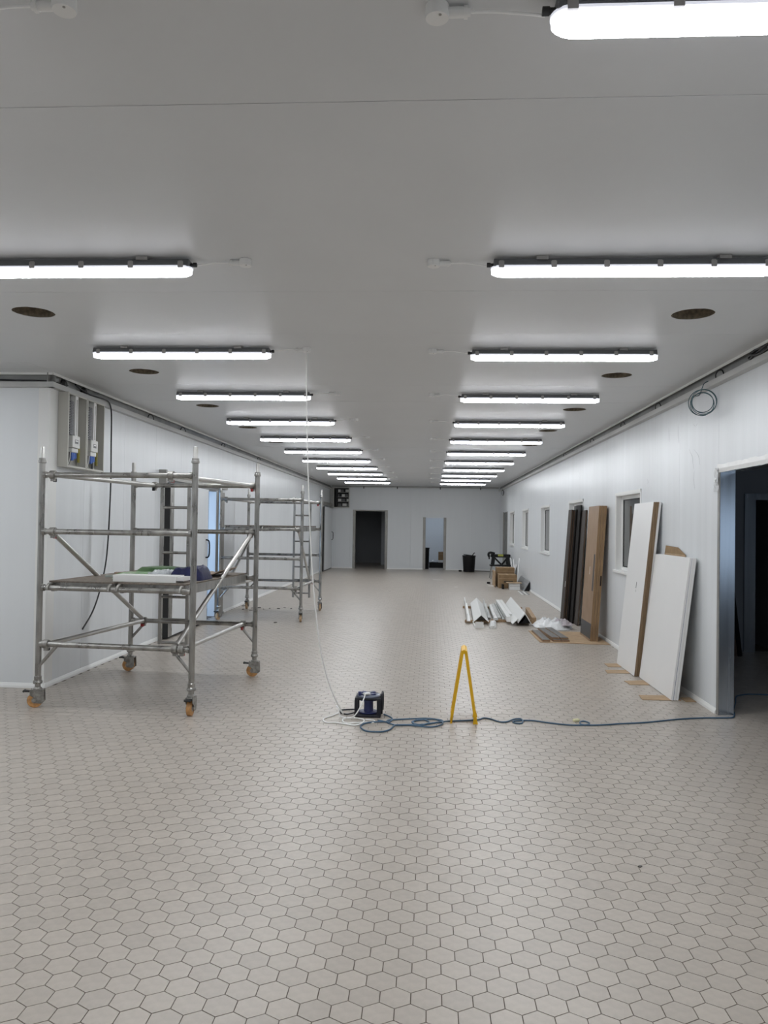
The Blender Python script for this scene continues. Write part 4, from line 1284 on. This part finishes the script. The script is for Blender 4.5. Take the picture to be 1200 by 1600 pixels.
# ------------------------------------------------------------------ flooring boards stacked on the cardboard sheet
def plank(label, near, far, wdt, z0, th):
    (ax, ay), (bx, by) = near, far
    t = thing('flooring_board', label, 'board', ((ax + bx) / 2, (ay + by) / 2, z0), 'flooring boards on the cardboard sheet')
    d_ = Vector((bx - ax, by - ay, 0)).normalized(); s = Vector((d_.y, -d_.x, 0))
    A, B = Vector((ax, ay, 0)), Vector((bx, by, 0))
    def sl(w0, w1, za, zb): return MB().hexa([A + s * w0 + Vector((0, 0, za)), A + s * w1 + Vector((0, 0, za)), B + s * w1 + Vector((0, 0, za)), B + s * w0 + Vector((0, 0, za)),
                                              A + s * w0 + Vector((0, 0, zb)), A + s * w1 + Vector((0, 0, zb)), B + s * w1 + Vector((0, 0, zb)), B + s * w0 + Vector((0, 0, zb))])
    sl(0, wdt, z0, z0 + th - .004).build('core', M['plank_side'], t)
    sl(.003, wdt - .003, z0 + th - .0039, z0 + th).build('top_face', M['plank_top'], t, bevel=.001)
Z0 = .008
plank('grey-topped flooring board lying alone at the left of the stack', (1.585, 10.93), (1.565, 11.95), .105, Z0, .028)
plank('lower left flooring board of the stack on the cardboard', (1.735, 10.95), (1.66, 11.95), .11, Z0, .028)
plank('lower right flooring board of the stack on the cardboard', (1.850, 10.95), (1.785, 11.95), .11, Z0, .028)
plank('upper left flooring board of the stack on the cardboard', (1.725, 11.00), (1.665, 12.02), .105, Z0 + .0285, .026)
plank('upper right flooring board of the stack on the cardboard', (1.845, 10.98), (1.785, 12.08), .105, Z0 + .0285, .026)

# plastic wrap heap
def heap(name, label, cx, cy, rx, ry, h, m, seed, z0=.001):
    from mathutils import noise
    nx, ny = 34, 20
    vs, fs = [], []
    for i in range(nx + 1):
        for j in range(ny + 1):
            a, b_ = 2 * i / nx - 1, 2 * j / ny - 1
            rr = math.sqrt(a * a + b_ * b_)
            e = max(0, 1 - rr ** 2.2)
            hh = h * e ** .8 * (.65 + .75 * noise.noise(Vector((a * 2.3 + seed, b_ * 2.6, seed))) + .30 * noise.noise(Vector((a * 8, b_ * 8 + seed, 1))))
            k = 1 / max(1, rr) if rr > 1 else 1
            vs.append((cx + rx * a * k, cy + ry * b_ * k, z0 + max(hh, .002)))
    for i in range(nx):
        for j in range(ny):
            k = i * (ny + 1) + j
            fs.append((k, k + ny + 1, k + ny + 2, k + 1))
    mb = MB(); mb.add(vs, fs)
    o = mb.build(name, M[m], smooth=30, fix=False)
    s = o.modifiers.new('thick', 'SOLIDIFY'); s.thickness = .003; s.offset = 1
    return tag(o, label, 'plastic wrap')
heap('plastic_wrap', 'heap of clear white plastic wrap on the floor before the dark boards', 1.98, 12.66, .31, .52, .16, 'wrap', 3)
heap('plastic_wrap', 'smaller pinkish tinted scrap of plastic wrap at the foot of the oak doors', 2.12, 12.48, .15, .22, .11, 'wraptint', 11, z0=.06)

# ------------------------------------------------------------------ pile of white profiles
GP = 'profiles lying in a pile on the floor'
def bar(name, label, a, b_, sec, m, cat='profile', group=GP, smooth=None):
    """sweeps an outline (side, up) from a to b"""
    A, B = Vector(a), Vector(b_)
    d_ = (B - A).normalized(); s = d_.cross(Vector((0, 0, 1))).normalized(); u = s.cross(d_)
    mb = MB(); Ln = (B - A).length
    mb.prism(sec, lambda p, q, k: A + d_ * k + s * p + u * q, 0, Ln)
    return tag(mb.build(name, M[m], smooth=smooth), label, cat, group)
def angle_sec(w, h, t): return [(-w, 0), (-w + t, 0), (0, h - t * 1.4), (w - t, 0), (w, 0), (0, h)]
def U_sec(w, h, t): return [(0, 0), (w, 0), (w, h), (w - t, h), (w - t, t), (t, t), (t, h), (0, h)]
bar('wood_bearer', 'timber bearer under the left end of the profile pile', (.60, 12.98, .021), (1.02, 12.94, .021), [(-.035, -.02), (.035, -.02), (.035, .02), (-.035, .02)], 'wood', 'timber', None)
bar('wood_bearer', 'timber bearer under the middle of the profile pile', (1.05, 13.12, .021), (1.72, 13.18, .021), [(-.035, -.02), (.035, -.02), (.035, .02), (-.035, .02)], 'wood', 'timber', None)
bar('wood_bearer', 'timber bearer under the far end of the profile pile', (.66, 15.2, .021), (1.8, 15.2, .021), [(-.035, -.02), (.035, -.02), (.035, .02), (-.035, .02)], 'wood', 'timber', None)
bar('channel_profile', 'upright white channel at the left edge of the profile pile', (.650, 12.75, .0425), (.735, 15.7, .0425), [(-.03, 0), (.03, 0), (.03, .012), (-.018, .012), (-.018, .125), (-.03, .125)], 'profile')
bar('angle_profile', 'large white ridge-shaped angle on the left of the profile pile', (.852, 12.72, .0425), (.955, 15.75, .0425), angle_sec(.125, .115, .008), 'profile')
bar('angle_profile', 'silver-edged angle half hidden behind the large white ridge', (.992, 13.3, .0425), (1.09, 15.75, .0425), [(0, 0), (.06, 0), (.06, .008), (.008, .008), (.008, .10), (0, .10)], 'profilegrey')
t = thing('white_block', 'short white box section lying in front of the profile pile', 'profile', (.79, 12.33, 0), GP)
MB().box(.722, .865, 12.26, 12.90, .0008, .008).box(.722, .730, 12.26, 12.90, .0081, .0345).box(.857, .865, 12.26, 12.90, .0081, .0345).build('tray', M['profile'], t)
MB().box(.7305, .8565, 12.262, 12.268, .0082, .098).build('end_plate', M['profile'], t)
bar('wrapped_profile', 'flat profile in crumpled clear film in the middle of the pile', (1.00, 12.22, .0015), (1.06, 12.95, .0015), [(-.055, 0), (.055, 0), (.05, .03), (.02, .045), (-.03, .04), (-.05, .025)], 'crumple')
bar('wrapped_profile', 'long film-wrapped flat profile behind the crumpled one', (1.112, 13.0, .0425), (1.195, 15.2, .0425), [(-.038, 0), (.038, 0), (.034, .03), (.01, .045), (-.03, .035)], 'crumple')
bar('flat_profile', 'dull silver flat profile in the middle of the pile', (1.188, 13.2, .0425), (1.262, 15.5, .0425), [(-.028, 0), (.028, 0), (.028, .025), (-.028, .025)], 'profilegrey')
bar('flat_profile', 'dull silver ribbed profile beside the white bars of the pile', (1.244, 13.1, .0425), (1.316, 15.5, .0425), [(-.022, 0), (.022, 0), (.022, .05), (.014, .05), (.014, .01), (-.014, .01), (-.014, .05), (-.022, .05)], 'profilegrey')
bar('channel_profile', 'left of two narrow white raised bars in the profile pile', (1.304, 12.80, .0425), (1.372, 15.75, .0425), [(-.032, 0), (.032, 0), (.032, .085), (-.032, .085)], 'profile')
bar('channel_profile', 'right of two narrow white raised bars in the profile pile', (1.378, 13.25, .0425), (1.438, 15.75, .0425), [(-.028, 0), (.028, 0), (.028, .085), (-.028, .085)], 'profile')
bar('angle_profile', 'white angle set tilted in front of the widest white profile', (1.385, 12.55, .0425), (1.39, 13.2, .0425), [(-.05, 0), (-.04, .0), (.045, .075), (.035, .085)], 'profile')
bar('wide_profile', 'widest white profile with open black end at the right of the pile', (1.515, 12.62, .0425), (1.585, 15.5, .0425), [(-.085, .012), (-.078, .004), (.03, .150), (.125, 0), (.135, .004), (.034, .168), (.024, .168)], 'profile')
bar('black_profile', 'black inner web under the widest white profile', (1.545, 12.66, .0425), (1.61, 15.4, .0425), [(-.075, .0), (.09, .0), (.075, .02), (.028, .095), (.012, .095), (-.03, .03)], 'black')
bar('timber_block', 'squared timber at the right end of the profile pile', (1.735, 12.95, .0015), (1.83, 14.6, .0015), [(-.035, 0), (.035, 0), (.035, .10), (-.035, .10)], 'wood', 'timber', None)

# ------------------------------------------------------------------ far right corner: boxes, bench, strips
def carton(name, label, x0, x1, y0, y1, z0, z1, m, printed):
    t = thing(name, label, 'box', ((x0 + x1) / 2, (y0 + y1) / 2, z0))
    MB().box(x0, x1, y0, y1, z0, z1).build('body', M[m], t, bevel=.004)
    MB().box(x0 - .001, x1 + .001, y0 - .0015, y0 - .0002, z1 - .10, z1 - .085).box((x0 + x1) / 2 - .03, (x0 + x1) / 2 + .03, y0 + .003, y1, z1 + .0002, z1 + .001).build('seam_tape', M['card2'] if m == 'card' else M['wood'], t)
    if printed:
        MB().box(x0 + (x1 - x0) * .28, x0 + (x1 - x0) * .78, y0 - .0016, y0 - .0003, z0 + (z1 - z0) * .42, z0 + (z1 - z0) * .55).build('print', M['ink'], t)
    return t
carton('cardboard_box', 'larger brown cardboard box behind, standing below the black bench', 1.80, 2.27, 20.9, 21.4, .0008, .50, 'card2', False)
carton('cardboard_box', 'brown cardboard box in front with a dark printed line', 1.80, 2.26, 20.25, 20.8, .0008, .35, 'card2', True)
mb = MB().box(1.715, 1.735, 20.6, 21.3, .001, .42)
tag(mb.build('card_sheet', M['card'], bevel=.002), 'pale cardboard sheet standing at the left side of the boxes', 'cardboard')
t = thing('white_box', 'low white box with a brown flap in front of the cardboard boxes', 'box', (2.15, 19.95, 0))
MB().box(2.03, 2.29, 19.8, 20.1, .0008, .17).build('body', M['white'], t, bevel=.004)
MB().box(1.96, 2.33, 19.75, 20.12, .1705, .178).build('flap', M['card'], t)
MB().box(2.035, 2.285, 19.7985, 19.7998, .085, .092).build('seam', M['boxback'], t)
mb = MB().box(1.86, 1.91, 20.0, 20.2, .001, .12)
tag(mb.build('black_block', M['black'], bevel=.003), 'small black block standing before the printed cardboard box', 'block')
def bench():
    t = thing('work_bench', 'black folding work bench with clamps behind the cardboard boxes', 'bench', (2.14, 24.0, 0))
    x0, x1, y = 1.88, 2.46, 24.0
    for k, dy in enumerate((-.16, .06)):
        MB().box(x0, x1, y + dy, y + dy + .12, .655, .745).build('jaw', M['black'], t, bevel=.006)
    MB().box(x0 + .20, x0 + .36, y - .17, y - .161, .69, .75).build('jaw_badge', M['limegreen'], t)
    for sx, cx in ((-1, x0 + .08), (1, x1 - .08)):
        for dy in (-.14, .12):
            MB().beam((cx, y + dy, .70), (cx + sx * .03, y + dy * 1.2, .42), .085, .06, up=(0, 1, 0)).build('upper_leg', M['black'], t, bevel=.006)
            MB().tube((cx + sx * .05, y + dy * 1.2, .40), (cx + sx * .10, y + dy * 2.0, .003), .014, 8).build('lower_leg', M['steel_dull'], t)
    MB().beam((x0 + .08, y - .15, .66), (x0 + .30, y - .15, .44), .05, .04, up=(0, 1, 0)).build('strut', M['black'], t)
    MB().beam((x1 - .08, y - .15, .66), (x1 - .26, y - .15, .44), .05, .04, up=(0, 1, 0)).build('strut', M['black'], t)
    MB().box(x0 - .03, x1 + .06, y - .22, y + .2, .385, .425).build('step', M['black'], t, bevel=.006)
    c = MB().path(smooth_path([(x0 + .10, y - .2, .77), (x0 - .02, y - .2, .80), (x0 - .08, y - .2, .78), (x0 - .09, y - .2, .72), (x0 - .06, y - .2, .67)], 5), .036, 8).build('clamp', M['black'], t, smooth=50)
    MB().tube((x0 - .07, y - .2, .72), (x0 - .07, y - .2, .60), .02, 8).build('clamp_screw', M['black'], c, smooth=50)
    MB().lathe((x0 + .06, y - .2, 0), [(.03, .745), (.035, .78), (.02, .80)], 12).build('bench_knob', M['black'], t, smooth=40)
bench()
mb = MB().lathe((2.42, 24.7, 0), [(.09, .001), (.10, .01), (.105, .62), (.10, .63)], 18)
tag(mb.build('grey_drum', M['stain'], smooth=40), 'grey drum standing behind the right end of the black bench', 'drum')
GS = 'white strips leaning by the boxes'
for k, (a, b_, lab) in enumerate((((2.33, 21.6, .001), (2.30, 22.2, .70), 'left upright white strip leaning behind the boxes'),
                                  ((2.36, 21.6, .001), (2.36, 22.1, .68), 'right upright white strip beside the other behind the boxes'),
                                  ((2.40, 21.5, .001), (2.500, 21.9, .72), 'slanted white strip leaning against the wall behind the boxes'))):
    mb = MB().beam(a, b_, .022, .008, up=(0, 1, 0))
    tag(mb.build('white_strip', M['profile']), lab, 'strip', GS)
mb = MB().hexa([(2.33, 22.4, .001), (2.336, 22.4, .001), (2.336, 23.0, .001), (2.33, 23.0, .001), (2.497, 22.4, .50), (2.503, 22.4, .50), (2.503, 23.0, .50), (2.497, 23.0, .50)])
tag(mb.build('white_sheet', M['white2']), 'small white sheet leaning on the wall behind the slanted strip', 'sheet')
t = thing('leaning_sheet', 'long grey sheet leaning low against the right wall beyond the pile', 'panel', (2.42, 20.6, 0))
mb = MB().hexa([(2.345, 19.5, .001), (2.355, 19.5, .001), (2.355, 21.35, .001), (2.345, 21.35, .001), (2.485, 19.5, .24), (2.495, 19.5, .24), (2.495, 21.35, .27), (2.485, 21.35, .27)])
mb.build('sheet', M['greypanel'], t)
mb = MB()
for q in (.33, .66):
    mb.hexa([(2.345 + .14 * q - .004, 19.5, .24 * q - .003), (2.345 + .14 * q - .001, 19.5, .24 * q - .005), (2.345 + .14 * q - .001, 21.35, .25 * q - .005), (2.345 + .14 * q - .004, 21.35, .25 * q - .003),
             (2.345 + .14 * q - .004, 19.5, .24 * q + .004), (2.345 + .14 * q - .001, 19.5, .24 * q + .003), (2.345 + .14 * q - .001, 21.35, .25 * q + .003), (2.345 + .14 * q - .004, 21.35, .25 * q + .004)])
mb.build('rib', M['boxgrey'], t)
mb = MB().hexa([(2.37, 19.505, .001), (2.50, 19.505, .001), (2.50, 19.52, .001), (2.37, 19.52, .001), (2.488, 19.505, .22), (2.50, 19.505, .22), (2.50, 19.52, .22), (2.488, 19.52, .22)])
mb.build('gap_shade', M['black'], t)  # black sheet standing in for the shade in the gap behind
GF = 'strips lying on the floor by the grey sheet'
for k, (xn, xf, mm, lab) in enumerate(((2.19, 2.20, 'profile', 'left white strip lying on the floor below the grey sheet'), (2.245, 2.26, 'greypanel', 'grey strip lying between two white strips on the floor'),
                                       (2.29, 2.315, 'profile', 'right white strip lying on the floor below the grey sheet'), (2.34, 2.37, 'greypanel', 'grey strip nearest the wall lying on the floor'))):
    mb = MB().beam((xn, 18.4, .006), (xf, 19.4, .006), .03 if mm == 'profile' else .022, .01)
    tag(mb.build('floor_strip', M[mm]), lab, 'strip', GF)

# black bin by the far wall
def bin_(name, label, cx, cy, r0, r1, h, lid):
    t = thing(name, label, 'bin', (cx, cy, 0))
    MB().lathe((cx, cy, 0), [(r0, .001), (r0 + .005, .015), (r1, h - .03), (r1 + .015, h - .025), (r1 + .015, h), (r1 - .01, h), (r0 - .02, .03), (.01, .03)], 24).build('tub', M['black'], t, smooth=35)
    if lid:
        MB().tube((cx + .02, cy - .05, h - .1), (cx + .19, cy + .02, h + .10), .016, 8).build('stick', M['black'], t)
        MB().obox((cx, cy, h + .012), (r1 * 1.7, r1 * 1.3, .02), Matrix.Rotation(R(6), 3, 'Y')).build('bin_liner', M['rubber'], t, bevel=.006)
bin_('rubbish_bin', 'black tapered bin standing by the far wall, stick poking out', 1.375, 27.25, .19, .225, .57, True)
mb = MB().box(1.02, 1.13, 27.3, 27.4, .001, .05)
tag(mb.build('black_offcut', M['black'], bevel=.01), 'small black lump on the floor at the left of the bin', 'offcut')
mb = MB().beam((1.6, 27.75, .012), (2.4, 27.6, .012), .05, .02)
tag(mb.build('black_strip', M['rubber']), 'thin black strip lying on the floor right of the bin', 'strip')

# store room seen through the right far doorway
bin_('store_bin', 'tall black bin just inside the right far doorway', -.155, 28.62, .12, .14, .78, False)
mb = MB().box(-.02, .78, 29.4, 29.9, .001, .20)
tag(mb.build('black_crate', M['black'], bevel=.01), 'low black crate on the store room floor', 'crate')
t = carton('cardboard_box', 'brown cardboard box on the black crate in the store room', .33, .66, 29.5, 29.8, .2905, .60, 'card2', False)
mb = MB().box(.33, .60, 29.45, 29.75, .2015, .290)
tag(mb.build('white_carton', M['white'], bevel=.004), 'white carton under the brown box in the store room', 'box')
mb = MB().lathe((.13, 29.6, .2015), [(.05, 0), (.07, .02), (.05, .07), (.01, .09)], 10)
tag(mb.build('white_bundle', M['crumple'], smooth=50), 'small white bundle on the black crate in the store room', 'bundle')

# dark boards leaning in the side room
for k in range(3):
    mb = MB().hexa([(3.80 + .06 * k, 10.10, .002), (3.85 + .06 * k, 10.10, .002), (3.85 + .06 * k, 10.14, .002), (3.80 + .06 * k, 10.14, .002),
                    (3.80 + .06 * k, 10.44, 1.02), (3.85 + .06 * k, 10.44, 1.02), (3.85 + .06 * k, 10.48, 1.02), (3.80 + .06 * k, 10.48, 1.02)])
    tag(mb.build('side_room_board', M['wengeedge'] if k == 1 else M['wengeblack']), ['left dark board leaning in the side room beyond the doorway', 'brown board between two dark ones in the side room', 'right dark board leaning in the side room beside its inner door'][k], 'board', 'boards leaning in the side room')

# ------------------------------------------------------------------ scraps on the floor
def bit(name, x, y, size, ang, m, label, group=None, cat='scrap'):
    mb = MB(); mb.obox((x, y, size[2] / 2 + .0008), size, Matrix.Rotation(R(ang), 3, 'Z'))
    return tag(mb.build(name, M[m], bevel=min(size) * .25, segs=1), label, cat, group)
rnd = random.Random(5)
for k, (x, y) in enumerate(((-3.55, 14.7), (-3.30, 14.4), (-3.19, 14.45), (-3.06, 14.25), (-2.98, 14.42), (-2.81, 14.4), (-2.72, 14.55), (-2.58, 14.46), (-2.46, 12.37), (-3.42, 14.15), (-3.25, 14.05))):
    bit('floor_debris', x, y, (.025 + .05 * rnd.random() ** 2, .02 + .03 * rnd.random(), .006 + .008 * rnd.random()), rnd.uniform(0, 180), 'debris', 'small dark crumb of debris on the tiles under the farther scaffold tower', 'debris under the farther tower')
bit('paper_scrap', .26, 22.95, (.30, .05, .003), 3, 'white', 'white paper strip lying on the tiles before the far doorways')
bit('paper_scrap', -.15, 23.1, (.14, .05, .003), 10, 'profilegrey', 'pale scrap lying left of the white paper strip')
bit('paper_scrap', .70, 20.4, (.09, .05, .003), -5, 'white', 'small white scrap lying alone in the middle distance')
bit('tape_scrap', 1.225, 6.51, (.055, .035, .022), 25, 'paleyellow', 'crumpled pale yellow tape scrap beside the blue cable')
bit('offcut_scrap', 1.65, 21.8, (.10, .04, .05), 30, 'black', 'black scrap on the floor left of the cardboard boxes')
bit('offcut_scrap', 1.66, 20.9, (.16, .06, .02), -20, 'white', 'white scrap on the floor left of the cardboard boxes')
bit('offcut_scrap', 1.60, 21.2, (.08, .05, .03), 60, 'crumple', 'crumpled pale scrap on the floor left of the boxes')
bit('grit_speck', 1.013, 3.76, (.018, .014, .006), 40, 'debris', 'tiny dark speck on the tiles near the camera, right')
